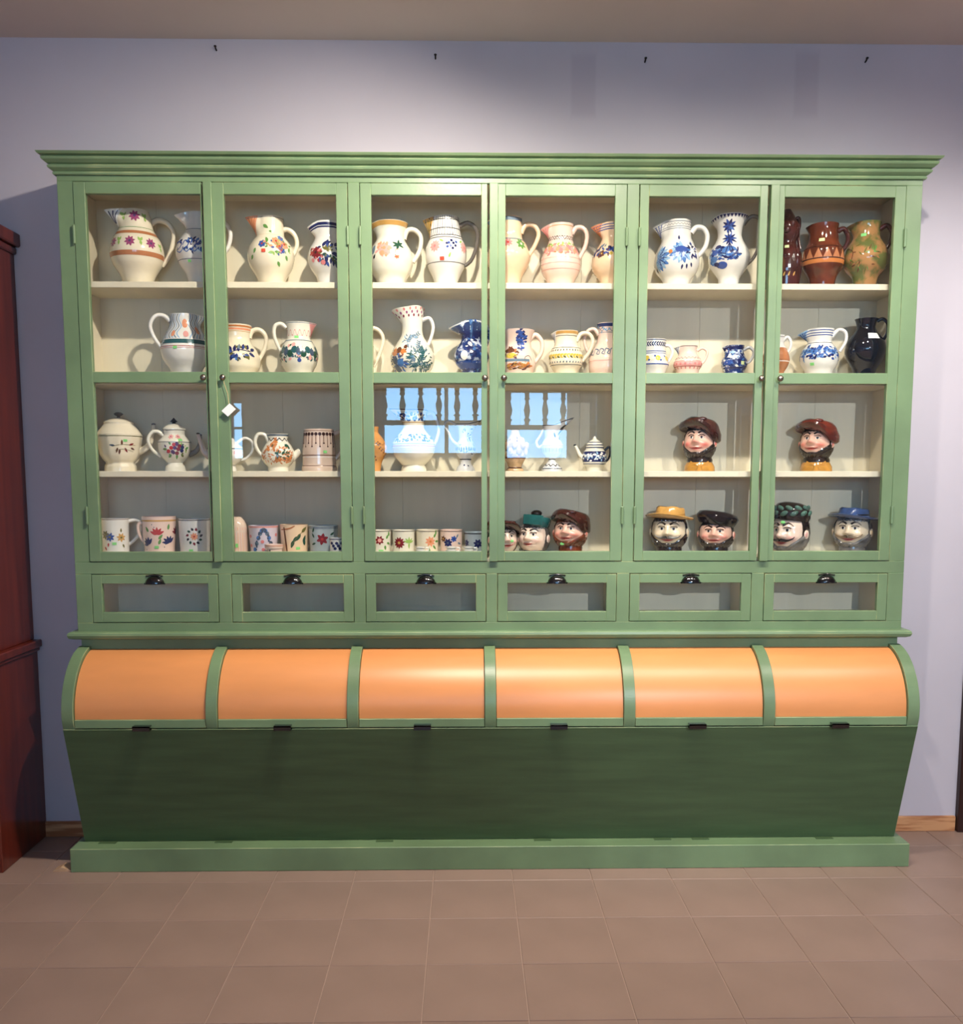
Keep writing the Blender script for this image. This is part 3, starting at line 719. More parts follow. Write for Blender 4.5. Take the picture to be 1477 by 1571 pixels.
v.band(337.5, 343, 'greyblue').band(369.5, 373, 'greyblue').flower(779.5, 379, 7, 'pink', 'red', 8).flower(799, 380, 8.5, 'green', 'cream', 7, 2.4).flower(762, 380, 7, 'green', 'cream', 7); v.finish()
v = Vessel('jug', 'blush jug with pink flower belt and dark chain around the neck', 'jug', 860.5, 1, [(346,19.5),(352,18.5),(368,18.5),(376,20),(385,25),(398,29.5),(410,30.5),(422,27.5),(432,21.5),(N_,18)], C['rose'], group=T1)
v.beak((829, 353), 368).body().handle([(877,360),(884,350),(895,352),(900,363),(897,381),(888,398)], 3.6)
v.beakpaint('rosepink', 'pink').zig(369, 2.6, 15, 'black', 1.2).zig(369, -2.6, 15, 'steel', 1).line(350, 'ochre', 1)
for k in range(24): v.disc(0, 388 + (k * 7 % 5) - 2, 3.6, ('pink', 'rosepink', 'peach')[k % 3], th=R(-120 + 10 * k))
for k in range(8): v.leaf(0, 381, 5, 40 + 50 * (k % 3), 'lightgreen', 1.6, th=R(-80 + 22 * k))
for y in (401, 409, 418): v.line(y, 'rosepink', .7)
belt(v, 381, 394, 110, ['pink', 'rosepink', 'peach', 'pink', 'terracotta'], 5.5, .34, 5); belt(v, 376, 382, 26, ['lightgreen', 'green', 'lightgreen'], 4, .3, 6)
v.finish()
v = Vessel('jug', 'cream jug with orange spout and blue neck stripes cut by the fourth door edge', 'jug', 940, 1, [(344,17),(352,17),(366,16),(374,19),(386,26),(398,31),(408,32),(418,29),(430,20),(N_,17)], C['peach'], group=T1)
v.beak((906, 349), 367).body().handle([(956,352),(968,349),(976,360),(972,380),(962,396)], 3.4)
v.beakpaint('peach', 'orange')
for y in (347.5, 351.5, 355): v.line(y, 'blue', 1.3)
for x, y, a, c in ((912,396,60,'blue'),(916,390,30,'navy'),(920,386,50,'greyblue'),(930,388,-20,'blue'),(934,383,-50,'navy'),(940,390,-30,'blue'),(946,386,20,'navy')): v.leaf(x, y, 9, a, c, 2.4)
v.flower(924, 395, 5.5, 'brown', 'ochre', 6, 2.4).disc(938, 396, 2.6, 'yellow'); spray(v, 926, 391, 20, 7, 30, ['blue', 'navy', 'greyblue', 'brown', 'blue'], 6, .28, 9); v.finish()
v = Vessel('jug', 'white jug with a large light blue bird plume and spiked blue spout', 'jug', 1039, 1, [(341,21),(350,20.5),(366,21.5),(374,24.5),(384,29.5),(396,33.5),(405,34.5),(418,31),(431,21.5),(N_,18)], C['white'], group=T1)
v.beak((1002, 349), 371).body().handle([(1060,359),(1067,351),(1078,353),(1084,365),(1081,382),(1071,395)], 3.8)
v.beakpaint('white', 'blue').tris(343, 343.5, 2, 'blue').line(344.5, 'steel', .8).line(352.5, 'steel', .8).line(355.5, 'steel', .8).zig(348.5, 1, 26, 'grey', .7)
for k in range(9): v.leaf(1011, 401, 24 - abs(k - 4) * 1.2, 74 - 20 * k, ('lightblue', 'midblue')[k % 2], 4.4)
for k in range(5): v.leaf(1013, 401, 17, 60 - 32 * k, 'navy', .8)
for k in range(11): v.leaf(1046, 392, 19 if 2 < k < 9 else 15, 96 + 27 * k, ('lightblue', 'midblue', 'lightblue')[k % 3], 4.2)
for k in range(5): v.leaf(1046, 393, 16, 150 + 40 * k, 'blue', .9)
v.disc(1046, 390, 9.5, 'blue', 5, off=.0014).disc(1030, 393, 3, 'orange', off=.0016)
for x, y, a in ((1060,386,20),(1064,392,0),(1062,398,-30),(1066,384,50),(1042,374,90),(1054,412,-80),(1048,413,-100),(1060,410,-60),(1010,414,-100)): v.leaf(x, y, 7, a, 'navy', 1.6)
spray(v, 1062, 391, 8, 9, 16, ['navy', 'blue', 'navy'], 6, .24, 34)
v.finish()
v = Vessel('jug', 'white flared jug with a dark blue palm tree and sawtooth rim', 'jug', 1120, 1, [(334,27),(341,24),(352,19),(362,18),(372,21),(384,28),(397,31.5),(410,28),(422,20),(430,15.5),(N_,15)], C['white'], group=T1)
v.beak((1092, 339), 356, 60).body().handle([(1140,346),(1150,335),(1162,338),(1167,354),(1164,378),(1156,398),(1146,408)], 2.8, C['dusk'])
v.tris(334.8, 340, 30, 'navy').stroke([(1118,356),(1119,370),(1121,392)], 'navy', 1.8)
for a in range(0, 360, 36): v.leaf(1119, 352, 10, a, 'blue' if a % 72 else 'navy', 2).leaf(1120, 371, 11 if abs(a - 180) > 100 or 1 else 9, a, 'navy' if a % 72 else 'blue', 1.7)
v.disc(1120, 392, 12, 'midblue', 8, off=.0005).stroke([(1120,378),(1114,396)], 'navy', 1.4).stroke([(1120,378),(1127,396)], 'navy', 1.4).stroke([(1109,398),(1120,402),(1131,394),(1132,386)], 'navy', 3).disc(1110, 412, 8, 'blue', 5)
for x, y, r_ in ((1099,392,6),(1097,402,7),(1104,384,5),(1102,410,5)): v.disc(x, y, r_, ('blue','midblue','navy')[r_ % 3], r_ * .6)
spray(v, 1101, 398, 11, 15, 46, ['blue', 'midblue', 'navy', 'lightblue'], 7, .3, 10, 10); spray(v, 1118, 398, 14, 8, 30, ['navy', 'midblue', 'blue'], 7, .22, 11, 0)
v.finish()
v = Vessel('figure_jug', 'dark brown glazed animal figure jug at the left of the last top compartment', 'figure jug', 1208, 1, [(322,5),(329,9),(338,14),(350,19),(362,19),(373,14),(380,17),(395,23),(412,24),(428,22),(N_,20)], C['umber'], group=T1)
v.body(open_top=False).handle([(1216,342),(1224,336),(1226,346),(1224,362),(1228,384)], 2.8)
for k, (x, y, a) in enumerate(((1199,388,-95),(1219,390,-85),(1203,398,-90),(1215,400,-90))): v.leaf(x, y, 26, a, ('brown', 'bisque' if 0 else 'darkbrown')[k % 2], 4)
for sx in (-1, 1):
    b = MB(); b.ell((sx * .020, -.046, v.Z(347)), .012, .008, .014); b.build('eye_bump', C['umber'], v.root, smooth=True)
    b = MB(); b.ell((sx * .044, -.030, v.Z(402)), .016, .022, .05); b.build('arm', C['umber'], v.root, smooth=True)
b = MB(); b.ell((0, -.052, v.Z(357)), .016, .014, .014); b.build('muzzle', C['umber'], v.root, smooth=True)
for x, y in ((1205,424),(1212,424),(1219,425)): v.leaf(x, 428, 7, 70, 'ochre', 1.2)
v.sticker(1208.7, 383, 6, 4.4, 'sticker_pale'); v.finish()
v = Vessel('jug', 'glossy red-brown jug with carved triangle belt', 'jug', 1264, 1, [(346,22),(356,21),(372,22.5),(379,26),(386,30),(402,31),(412,29),(428,20.5),(N_,18)], C['brown'], group=T1)
v.beak((1237, 349), 362, 32).body().handle([(1284,357),(1292,354),(1298,364),(1298,376),(1291,388)], 3.6, C['umber'])
v.tris(401, 386, 14, 'terracotta').band(403, 409, 'orange').line(402, 'darkbrown', 1.4).line(384, 'darkbrown', 1)
v.sticker(1261.7, 373.5, 8, 5, 'sticker_pale'); v.finish()
v = Vessel('jug', 'mottled green and ochre jug, last on the top shelf', 'jug', 1330, 1, [(343,20.5),(352,19),(366,20),(374,24.5),(384,30),(400,33.5),(412,30.5),(428,19),(N_,16)], C['mottle'], group=T1)
v.beak((1300, 348), 362, 36).body().handle([(1348,354),(1358,349),(1365,360),(1364,374),(1356,388)], 3.4, C['umber'])
for x, y, a in ((1318,412,60),(1322,414,100),(1314,408,140),(1328,376,30),(1324,380,200),(1310,392,90)): v.leaf(x, y, 9, a, 'olive', 1.3)
v.stroke([(1304,384),(1312,392),(1308,412)], 'brown', 1.2).sticker(1326, 365, 7.5, 4.6, 'sticker'); spray(v, 1326, 402, 22, 18, 30, ['olive', 'brown', 'terracotta', 'green'], 9, .12, 25); v.finish()
# ---- second shelf
v = Vessel('jug', 'jug with grey marbled neck above a dark teal band and handle at left', 'jug', 283, 2, [(484,22),(494,21.5),(505,24),(515,29),(525,34),(538,37),(552,34),(569,23.5),(N_,19)], C['white'], group=T2)
v.beak((314, 487), 502, 36).body().handle([(262,494),(252,486),(240,488),(233,502),(238,520),(250,538)], 3.2)
v.band(525, 531.5, 'teal').line(535.5, 'red', .8).line(538, 'pink', .6)
for k in range(-11, 12):
    if abs(k) < 2: continue
    for j in (0,):
        rows = []
        for q in range(15):
            y = 485 + 38.5 * q / 14; t = k * .155 + .10 * math.sin(q * .75 + (1.2 if k > 0 else -1.2) * .4) * (1 if k > 0 else -1); rows.append([(t - .028, v.Z(y)), (t + .028, v.Z(y))])
        v._grid(rows, 'greyblue' if k % 2 else 'lightblue')
v.disc(283, 500, 4, 'peach', 7).disc(284, 517, 4, 'rosepink', 5).disc(266, 516, 3, 'peach', 5).disc(300, 510, 3, 'peach', 6).sticker(268, 538, 6, 4); v.finish()
v = Vessel('jug', 'cream jug with orange rim and a navy and olive leaf spray', 'jug', 362, 2, [(500,23.5),(508,21.5),(520,20.5),(528,23.5),(540,31),(552,35),(563,34),(572,29),(N_,22)], C['cream_g'], group=T2)
v.body().handle([(381,518),(386,507),(397,505),(406,515),(404,534),(394,553)], 3.6)
v.band(502, 504.5, 'orange').band(506, 509, 'peach').line(511, 'ochre', .7).stroke([(350,548),(364,541),(384,543)], 'navy', 1.4)
for x, y, a, c in ((352,546,110,'navy'),(358,543,80,'navy'),(364,541,70,'greyblue'),(370,540,60,'navy'),(376,540,50,'navy'),(382,541,20,'navy'),(356,548,-110,'navy'),(362,547,-100,'blue'),(370,547,-40,'olive'),(376,546,-70,'olive'),(380,545,-30,'navy')): v.leaf(x, y, 10, a, c, 2.6)
spray(v, 368, 545, 16, 8, 22, ['navy', 'blue', 'olive'], 7, .26, 24)
v.finish()
v = Vessel('jug', 'small jug with pink zigzag neck and dark teal flower band, handle at left', 'jug', 457.5, 2, [(496,19),(505,17.5),(520,18),(526,21.5),(534,26),(546,29),(558,27),(572,20.5),(N_,17)], C['ivory'], group=T2)
v.beak((485, 497), 519).body().handle([(440,504),(431,498),(422,503),(422,520),(431,542)], 3.2)
v.beakpaint('rosepink', 'pink').zig(513, 4.5, 15, 'pink', 1.4).line(525, 'greyblue', 1.2).line(497.5, 'greyblue', .8)
for k in range(15): v.disc(0, 541 + 3 * (k % 3) - 1, 4.6, ('teal', 'steel', 'darkgreen')[k % 3], 5.5, th=R(-98 + 14 * k))
for k in range(14): v.leaf(0, 546, 5, 70 + 40 * (k % 2), 'white', 1, th=R(-92 + 14 * k))
v.flower(464.7, 543, 7, 'white', 'steel', 7, 2.2).disc(474, 552, 3, 'rosepink').disc(450, 532, 3, 'rosepink').disc(458, 556, 3, 'blue').sticker(454.5, 520, 6, 4); belt(v, 534, 554, 120, ['teal', 'darkgreen', 'steel', 'teal', 'rosepink'], 6, .34, 7); belt(v, 535, 553, 46, ['white'], 5, .16, 8); v.flower(464.7, 543, 8, 'white', 'steel', 7, 2.4); v.finish()
v = Vessel('jug', 'cream jug mostly hidden behind the post between second and third doors', 'jug', 548, 2, [(500,18.5),(515,17),(527,22),(540,28.5),(552,28.5),(565,23),(N_,18)], C['cream_g'], group=T2)
v.beak((517, 505), 517).body().handle([(564,512),(572,503),(583,509),(587,522),(581,544),(572,562)], 3.2)
for x, y, a in ((522,540,60),(526,548,-60),(522,552,100),(530,536,20)): v.leaf(x, y, 10, a, 'navy', 3)
v.finish()
v = Vessel('ewer', 'tall white ewer with wavy pink lip and blue-green foliage', 'ewer', 632, 2, [(484,20),(492,17),(505,15.5),(515,17),(528,24),(540,31),(550,34),(562,32),(575,24.5),(N_,20)], C['ivory'], group=T2)
v.beak((601, 482), 498, 72).lift(30, 12, 500).body().handle([(646,492),(658,488),(664,500),(662,514),(656,530),(648,540)], 2.8, C['white'])
for k in range(26): v.disc(0, 486 + 3 * (k % 3), 1.3, ('pink', 'magenta', 'crimson')[k % 3], th=R(-110 + 8.5 * k))
for x, y, a in ((628,556,70),(640,560,60),(636,548,40),(646,556,80),(650,548,110),(630,566,20),(644,566,10),(640,540,80),(624,530,60),(632,522,40)):
    sprig(v, x, y, 13, a, 4, 'greyblue' if y < 545 else 'teal', .26)
for x, y, r_, c in ((606,545,5,'terracotta'),(612,541,5,'brown'),(618,543,4,'orange'),(606,556,6,'steel'),(614,560,6,'midblue'),(610,568,6,'steel'),(622,536,3,'brown')): v.disc(x, y, r_, c)
spray(v, 643, 556, 17, 16, 90, ['teal', 'greyblue', 'darkgreen', 'greyblue'], 7, .15, 15); spray(v, 611, 560, 12, 12, 44, ['midblue', 'steel', 'blue', 'navy'], 6, .26, 16); spray(v, 613, 544, 10, 5, 22, ['terracotta', 'brown', 'orange'], 5, .3, 17); spray(v, 630, 526, 11, 9, 34, ['lightblue', 'greyblue'], 5, .18, 18)
v.finish()
v = Vessel('ewer', 'dark blue transfer-printed ewer with tilted lip behind the third door', 'ewer', 723, 2, [(500,18),(510,16),(522,15),(530,19),(540,25),(548,27),(558,24),(568,16.5),(574,14.5),(N_,16)], C['willow'], group=T2)
v.beak((688, 507), 516, 66).lift(20, 7, 512).body().handle([(736,508),(744,498),(750,510),(746,530),(738,542)], 2.6)
for k in range(12): v.disc(0, 508 + 8 * (k % 2), 5, 'navy', 6, th=R(-95 + 18 * k)).disc(0, 562, 5, 'blue', 6, th=R(-95 + 18 * k))
v.band(500.5, 502, 'white').disc(712, 548, 6, 'white', 7).disc(726, 546, 6, 'navy', 5).disc(720, 538, 4, 'navy'); belt(v, 504, 572, 120, ['navy', 'blue', 'navy', 'midblue', 'white'], 7, .3, 28); v.finish()
v = Vessel('jug', 'wide mouthed jug with a blue tree and a cottage scene', 'jug', 794, 2, [(508,26),(516,23),(528,20.5),(536,22),(548,27),(560,28),(572,24),(N_,20)], C['rose'], group=T2)
v.body().handle([(812,522),(821,514),(831,525),(830,542),(820,557)], 3.6)
for x, y, r_ in ((796,513,5),(798,519,5.5),(797,525,6),(799,531,6),(799,537,6)): v.disc(x, y, r_, 'blue', 2.4).disc(x - 2, y + 1, r_ * .6, 'navy', 1.5)
v.disc(782, 541, 8, 'brown', 4).disc(784, 549, 9, 'yellow', 4).band(554, 558, 'greyblue', a0=-80, a1=40)
for x, y in ((778,564),(786,566),(794,564),(800,567),(806,563)): v.leaf(x, y, 9, 20, 'orange', 1.6).leaf(x, y + 3, 8, 10, 'brown', 1.2)
v.stroke([(806,560),(805,552),(811,549),(815,556)], 'grey', 1.2); spray(v, 798, 525, 7, 16, 34, ['blue', 'navy'], 6, .3, 12, 0); spray(v, 784, 544, 10, 6, 26, ['brown', 'terracotta', 'purple'], 6, .3, 13); spray(v, 794, 565, 20, 5, 34, ['orange', 'brown', 'ochre'], 7, .2, 14, 10); v.finish()
v = Vessel('jug', 'squat cream jug with a yellow leaf belt and navy spout', 'jug', 868.5, 2, [(509,18.5),(520,16.5),(530,18),(538,23),(548,26),(558,25.5),(570,19),(N_,15)], C['cream_g'], group=T2)
v.beak((845, 513), 530).body().handle([(884,524),(891,513),(903,513),(909,524),(904,541),(893,555)], 3.2)
v.beakpaint('white', 'navy').band(510, 514, 'ochre').line(517, 'grey', .9).line(536, 'grey', .9).line(562, 'grey', .9)
for k in range(24): v.leaf(0, 549, 6, 30, 'yellow', 1.8, th=R(-130 + 11 * k)).leaf(0, 549, 5.5, -35, 'olive' if k % 2 else 'yellow', 1.5, th=R(-130 + 11 * k)).leaf(0, 541.5, 3, 80, 'black', .8, th=R(-130 + 11 * k)).leaf(0, 559.5, 3, 80, 'steel', .9, th=R(-130 + 11 * k))
v.finish()
v = Vessel('jug', 'slim white jug with navy rim and pale blue scroll cut by the fourth door edge', 'jug', 933, 2, [(497,17),(510,15),(525,17),(540,24),(555,29),(566,29),(575,26),(N_,22)], C['rose'], group=T2)
v.body().handle([(919,514),(912,505),(903,507),(897,518),(900,534),(908,546)], 3)
v.band(498, 503, 'navy').zig(508, 2.2, 12, 'greyblue', 1.4).line(512, 'greyblue', .8)
for x in (908, 916, 924, 932, 940): v.stroke([(x-4,546),(x-2,538),(x+3,540),(x,545),(x+4,547)], 'greyblue', 1.7)
v.line(556, 'rosepink', .7); belt(v, 504, 510, 40, ['greyblue', 'lightblue'], 4, .26, 32); v.finish()
v = Vessel('jug', 'small jug with navy chevrons above yellow flowers at the fifth door edge', 'jug', 1002, 2, [(522,19.5),(530,19),(543,19.5),(553,23),(560,24),(570,20),(N_,16)], C['white'], group=T2)
v.body().handle([(1019,531),(1027,532),(1031,542),(1027,553),(1020,560)], 2.4)
v.line(523.5, 'navy', 1).line(541, 'blue', 1).line(544, 'blue', .8).line(561, 'blue', 1.4)
for k in range(18): v.leaf(0, 530, 5, 45, 'navy', 1, th=R(-95 + 11 * k)).leaf(0, 530, 5, -45, 'navy', 1, th=R(-95 + 11 * k))
for k in range(9): v.disc(0, 552, 4, 'yellow' if k % 2 else 'cream', 4, th=R(-90 + 22 * k)).disc(0, 549 + 6 * (k % 2), 1.6, 'blue', th=R(-80 + 22 * k))
v.finish()
v = Vessel('jug', 'little cream jug with a pink band and blue spout', 'jug', 1055.5, 2, [(531,14),(540,13),(547,15.5),(553,20),(560,21.5),(570,17),(N_,14)], C['rose'], group=T2)
v.beak((1034, 534), 546).body().handle([(1069,539),(1077,535),(1084,541),(1081,553),(1073,562)], 2.2)
v.beakpaint('white', 'blue').band(557, 563, 'rosepink').line(556, 'pink', .8).line(564, 'red', .8).line(532.5, 'grey', .8).zig(551, 1.2, 20, 'grey', .7)
for k in range(10): v.disc(0, 560, 1.8, 'pink', th=R(-90 + 20 * k)).leaf(0, 568, 4, 90, 'pink', 1, th=R(-90 + 20 * k))
v.finish()
v = Vessel('jug', 'small blue landscape jug with a yellow sticker', 'jug', 1127, 2, [(531,14.5),(538,13),(546,15),(553,19),(560,19.5),(570,15.5),(N_,13)], C['willow'], group=T2)
v.beak((1108, 534), 546).body().handle([(1140,538),(1149,534),(1155,542),(1151,554),(1143,560)], 2.4, C['grey'])
v.band(533, 538, 'navy').disc(1126, 549, 9, 'white', 2.5).disc(1118, 558, 8, 'blue', 4).disc(1132, 557, 8, 'navy', 4).band(565, 567, 'navy').disc(1124, 542, 5, 'lightblue', 2).sticker(1139, 559, 5.4, 5, 'sticker_pale'); belt(v, 536, 566, 70, ['navy', 'blue', 'blue', 'white', 'midblue'], 6, .26, 29); v.finish()
v = Vessel('jug', 'narrow jug with caramel lower half at the sixth door edge', 'jug', 1191, 2, [(515,12.5),(525,11),(534,14),(545,19),(553,20.5),(562,18),(572,12.5),(N_,11)], C['white'], group=T2)
v.body().handle([(1200,524),(1207,518),(1212,526),(1211,536),(1206,544)], 2.4)
v.band(535, 577, 'terracotta').line(518, 'grey', .8); v.finish()
v = Vessel('jug', 'white jug with blue flower belt and three rim lines', 'jug', 1258, 2, [(506,20.5),(514,19),(526,17.5),(532,21.5),(540,26),(550,28.5),(560,26.5),(570,21),(N_,17)], C['white'], group=T2)
v.beak((1225, 513), 525).body().handle([(1275,518),(1284,508),(1294,512),(1295,526),(1287,541)], 2.8)
v.beakpaint('lightblue', 'blue')
for y in (509, 513, 516.5): v.line(y, 'blue', 1.1)
v.line(528, 'steel', .9)
for k in range(13):
    t = R(-95 + 15.5 * k); v.flower(0, 541 + 2 * (k % 2), 5, 'midblue', 'navy', 5, 1.9, th=t).leaf(0, 549, 6, 20 + 140 * (k % 2), 'blue', 1.8, th=t)
for x, y in ((1246,550),(1241,549),(1252,552),(1266,551),(1272,550),(1277,548)): v.disc(x, y, 2.4, 'navy', 1.8)
v.sticker(1248.4, 561, 6, 4); belt(v, 534, 554, 150, ['blue', 'midblue', 'lightblue', 'blue', 'navy'], 5, .3, 19); v.finish()
v = Vessel('jug', 'shiny black jug with a white sticker, last on the second shelf', 'jug', 1329, 2, [(490,17),(495,15),(503,13.5),(510,16.5),(518,23),(528,28.5),(538,30),(552,26.5),(570,16.5),(N_,14)], C['jet'], group=T2)
v.body().handle([(1344,494),(1352,491),(1359,499),(1359,513),(1354,523)], 2.6)
v.sticker(1340, 519, 16, 8.6, 'sticker_white'); v.finish()
# ---- third shelf
v = Vessel('teapot', 'large faceted cream teapot with domed lid, first on the third shelf', 'teapot', 183, 3, [(667,33),(672,32.5),(685,30.5),(698,28),(706,24),(711,20),(715,22.5),(N_,23)], C['cream_g'], group=T3, facets=12)
v.body(open_top=False).spout([(206,694),(218,689),(227,680),(231,666),(233,650)], 6.5, 2.6, C['cream_g'], C['dusk'])
v.lid([(668,33),(662,30),(655,25),(651,22),(649,22.5),(645,17),(642,9),(641,3)], None, [(642,3),(639,2.2),(637,6),(635,7),(633,4),(632.5,.3)], C['dusk'])
v.line(670, 'olive', 1)
for x, y, a in ((176,685,170),(180,688,250),(186,684,90),(190,688,-60),(196,684,20),(198,688,-20),(183,690,-100)): v.leaf(x, y, 8, a, ('brown', 'crimson', 'steel')[x % 3], 1.5)
v.stroke([(172,686),(186,683),(205,684)], 'olive', .8).stroke([(176,692),(190,690),(202,694)], 'olive', .6).sticker(191, 677, 6, 3.6); v.finish()
v = Vessel('teapot', 'small white teapot with berry cluster, dark knob and handle at left', 'teapot', 267, 3, [(659,16),(667,15.5),(673,20),(678.5,24.5),(690,24),(700,20),(708,13.5),(711,11),(715,14),(N_,16)], C['ivory'], group=T3)
v.body(open_top=False).handle([(251,669),(244,663),(235,664),(229,676),(235,691),(247,701)], 2.8).spout([(287,697),(297,693),(303,684),(305,674),(305,667)], 5, 2.2, C['dusk'], C['jet'])
v.lid([(660,17),(658,17),(655,14),(652,9),(650,3)], None, [(651,3.5),(649,2.5),(647,6),(643,2),(641,.3)], C['jet'])
v.line(679, 'grey', .9).line(659.8, 'black', 1.4)
for i, (x, y) in enumerate(((266,683),(270,682),(274,685),(278,687),(262,688),(267,688),(272,690),(277,692),(258,693),(264,694),(270,696))): v.disc(x, y, 2.9, ('red', 'purple', 'crimson', 'navy')[i % 4])
for x, y, a in ((256,690,180),(282,690,30),(276,697,-40),(262,698,220),(270,698,-90)): v.leaf(x, y, 7, a, 'green' if a % 40 else 'olive', 1.8)
v.flower(262, 671, 4, 'rosepink', 'magenta', 6).flower(272, 671, 4, 'rosepink', 'magenta', 6).sticker(275, 676, 6, 3.4); spray(v, 268, 690, 16, 9, 24, ['green', 'olive', 'purple', 'lightgreen'], 5, .26, 31); v.finish()
v = Vessel('teapot', 'white teapot seen on both sides of the first door edge', 'teapot', 345, 3, [(676,14),(681,20),(688,26),(698,27),(708,22),(714,15),(N_,17)], C['white'], group=T3)
v.body(open_top=False).spout([(322,701),(314,694),(310,682),(307,672),(306,666)], 5.5, 2.2, C['bisque'], C['jet']).handle([(360,682),(374,672),(385,678),(385,692),(376,703),(366,706)], 2.2)
v.lid([(677,15),(674,14),(670,8),(668,3)], None, [(669,3),(666,4),(664,.5)]); v.line(689, 'black', 1.2)
for x in (358, 363, 368): v.leaf(x, 698, 6, 80, 'rosepink', 1.2)
v.finish()
v = Vessel('spouted_jug', 'round cream lidless teapot with orange vines and handle at left', 'teapot', 426, 3, [(666,16.5),(670,15),(676,15),(684,20),(694,24.5),(702,25),(711,21),(717,16),(N_,16)], C['ivory'], group=T3)
v.body().handle([(412,678),(407,668),(397,667),(392,677),(395,690),(404,702)], 3).spout([(446,703),(452,698),(456,694),(459,692)], 7, 4.5)
v.band(667, 669.5, 'greyblue').zig(675, 2, 11, 'black', 1.6)
for x, y, a in ((406,706,120),(412,694,100),(418,690,60),(404,698,60),(420,708,10),(436,710,20),(442,706,60),(414,684,40),(424,682,100)): sprig(v, x, y, 9, a, 4, 'orange', .28)
for x, y, a in ((432,699,60),(430,696,140),(434,702,-60),(438,697,20),(428,702,200),(442,690,80),(444,698,-60),(420,686,150),(436,686,30)): v.leaf(x, y, 7, a, 'darkgreen', 2.4)
spray(v, 424, 698, 22, 13, 80, ['orange', 'terracotta', 'orange', 'peach'], 6, .16, 22); spray(v, 433, 698, 8, 8, 12, ['darkgreen'], 6, .34, 23)
v.finish()
v = Vessel('tankard', 'tall pinkish tankard with brown dots and drips, handle at right', 'tankard', 489, 3, [(659,22.5),(664,23),(690,25),(714,25.5),(718,27),(N_,27)], C['bisque'], group=T3)
v.body().handle([(510,667),(521,663),(526,676),(522,692),(512,706)], 3.4, C['bisque'])
for k in range(15):
    t = R(-95 + 14 * k); v.disc(0, 667, 2.6, 'darkbrown', th=t); v._grid([[(t - .02, v.Z(y)), (t + .02, v.Z(y))] for y in (668, 676, 680 + 5 * (k % 2))], 'brown'); v.disc(0, 681 + 5 * (k % 2), 1.2, 'darkbrown', th=t)
v.line(662, 'brown', .7).line(699, 'brown', 1.1).line(702, 'white', .8).line(715, 'brown', .8).sticker(497.6, 694, 5.5, 4); v.finish()
v = Vessel('jug', 'rounded orange jug half hidden at the left of the third compartment row', 'jug', 571, 3, [(655,10),(663,9),(670,14),(678,19),(687,22.5),(698,20),(710,14),(N_,12)], C['ochre'], group=T3)
v.body().handle([(562,662),(552,664),(548,678),(554,692)], 2.4)
for i in range(16): v.disc(574 + (i * 7) % 18, 678 + (i * 11) % 30, 1.1, 'brown' if i % 3 else 'steel')
v.zig(682, 1.5, 14, 'brown', .8); v.finish()
v = Vessel('ewer', 'large cream ewer with blue sponged neck and shoulder bands', 'ewer', 634, 3, [(629,21.5),(640,20),(648,17),(656,16),(664,20.5),(672,28),(684,33),(696,31),(708,23),(715,17),(718,19),(N_,20)], C['ivory'], group=T3)
v.beak((596, 627), 646, 58).body().handle([(653,634),(664,634),(671,648),(672,664),(667,680),(660,690)], 2.8, C['grey'])
v.line(630, 'brown', 1.4).line(649, 'ochre', 1).line(685, 'orange', 1.4).band(688, 693, 'yellow').line(682, 'greyblue', .8)
for k in range(90):
    t = R(random.uniform(-105, 105)); v.disc(0, random.uniform(634, 646), random.uniform(1, 1.9), ('blue', 'navy', 'midblue')[k % 3], th=t); v.disc(0, random.uniform(668, 679), random.uniform(1, 2.0), ('blue', 'navy', 'midblue')[k % 3], th=R(random.uniform(-105, 105)))
v.finish()
v = Vessel('ewer', 'slender grey and blue footed ewer behind window reflection in third door', 'ewer', 714, 3, [(650,15),(658,11.5),(672,10),(682,13),(690,15),(698,13.5),(704,9),(711,8.5),(717,13),(N_,15)], C['grey'], group=T3)
v.beak((738, 645), 664, 70).body().handle([(704,684),(694,676),(688,664),(682,652),(688,646),(700,652)], 2, C['grey'])
for k in range(14): v.leaf(0, 692, 6, 90, 'navy', 1.2, th=R(-100 + 15 * k))
v.line(705, 'black', 1.4).line(651, 'black', 1).disc(712, 714, 1.2, 'navy').disc(718, 715, 1.2, 'navy'); belt(v, 655, 700, 40, ['navy', 'steel', 'greyblue'], 5, .18, 30); v.finish()
v = Vessel('figure_jug', 'tan and brown modelled figure jug beside the fourth door edge', 'figure jug', 790, 3, [(660,6),(667,7.5),(673,11),(680,15.5),(690,17.5),(702,16.5),(712,12),(717,10),(720,13),(N_,14)], C['tan'], group=T3)
v.body(open_top=False).handle([(794,672),(802,674),(804,684),(800,692)], 2)
v.band(701, 704, 'brown').line(718, 'darkbrown', 2)
b = MB()
for i in range(9): a = R(-85 + 21 * i); rr = v.r0(v.Z(690)); b.ell((rr * math.sin(a), -rr * math.cos(a), v.Z(684 + 9 * (i % 2))), .012, .010, .016)
b.build('relief_figures', C['tan'], v.root, smooth=True); belt(v, 672, 700, 50, ['brown', 'ochre', 'terracotta', 'cream'], 6, .3, 33); v.finish()
v = Vessel('ewer', 'white helmet-shaped ewer on a cone foot with spout sweeping right', 'ewer', 847, 3, [(652,15),(660,13),(672,11.5),(681,16),(686,17),(694,15),(701,9),(705,5),(709,7),(716,13),(720,16),(N_,16)], C['grey'], group=T3)
v.beak((880, 641), 668, 80).body().handle([(832,684),(826,686),(823,678),(828,670),(833,660),(836,652)], 2)
for k in range(20): v._grid([[(R(-95 + 10 * k) - .03, v.Z(y)), (R(-95 + 10 * k) + .03, v.Z(y))] for y in (684, 689, 694)], 'lightblue' if k % 2 else 'grey', .0005)
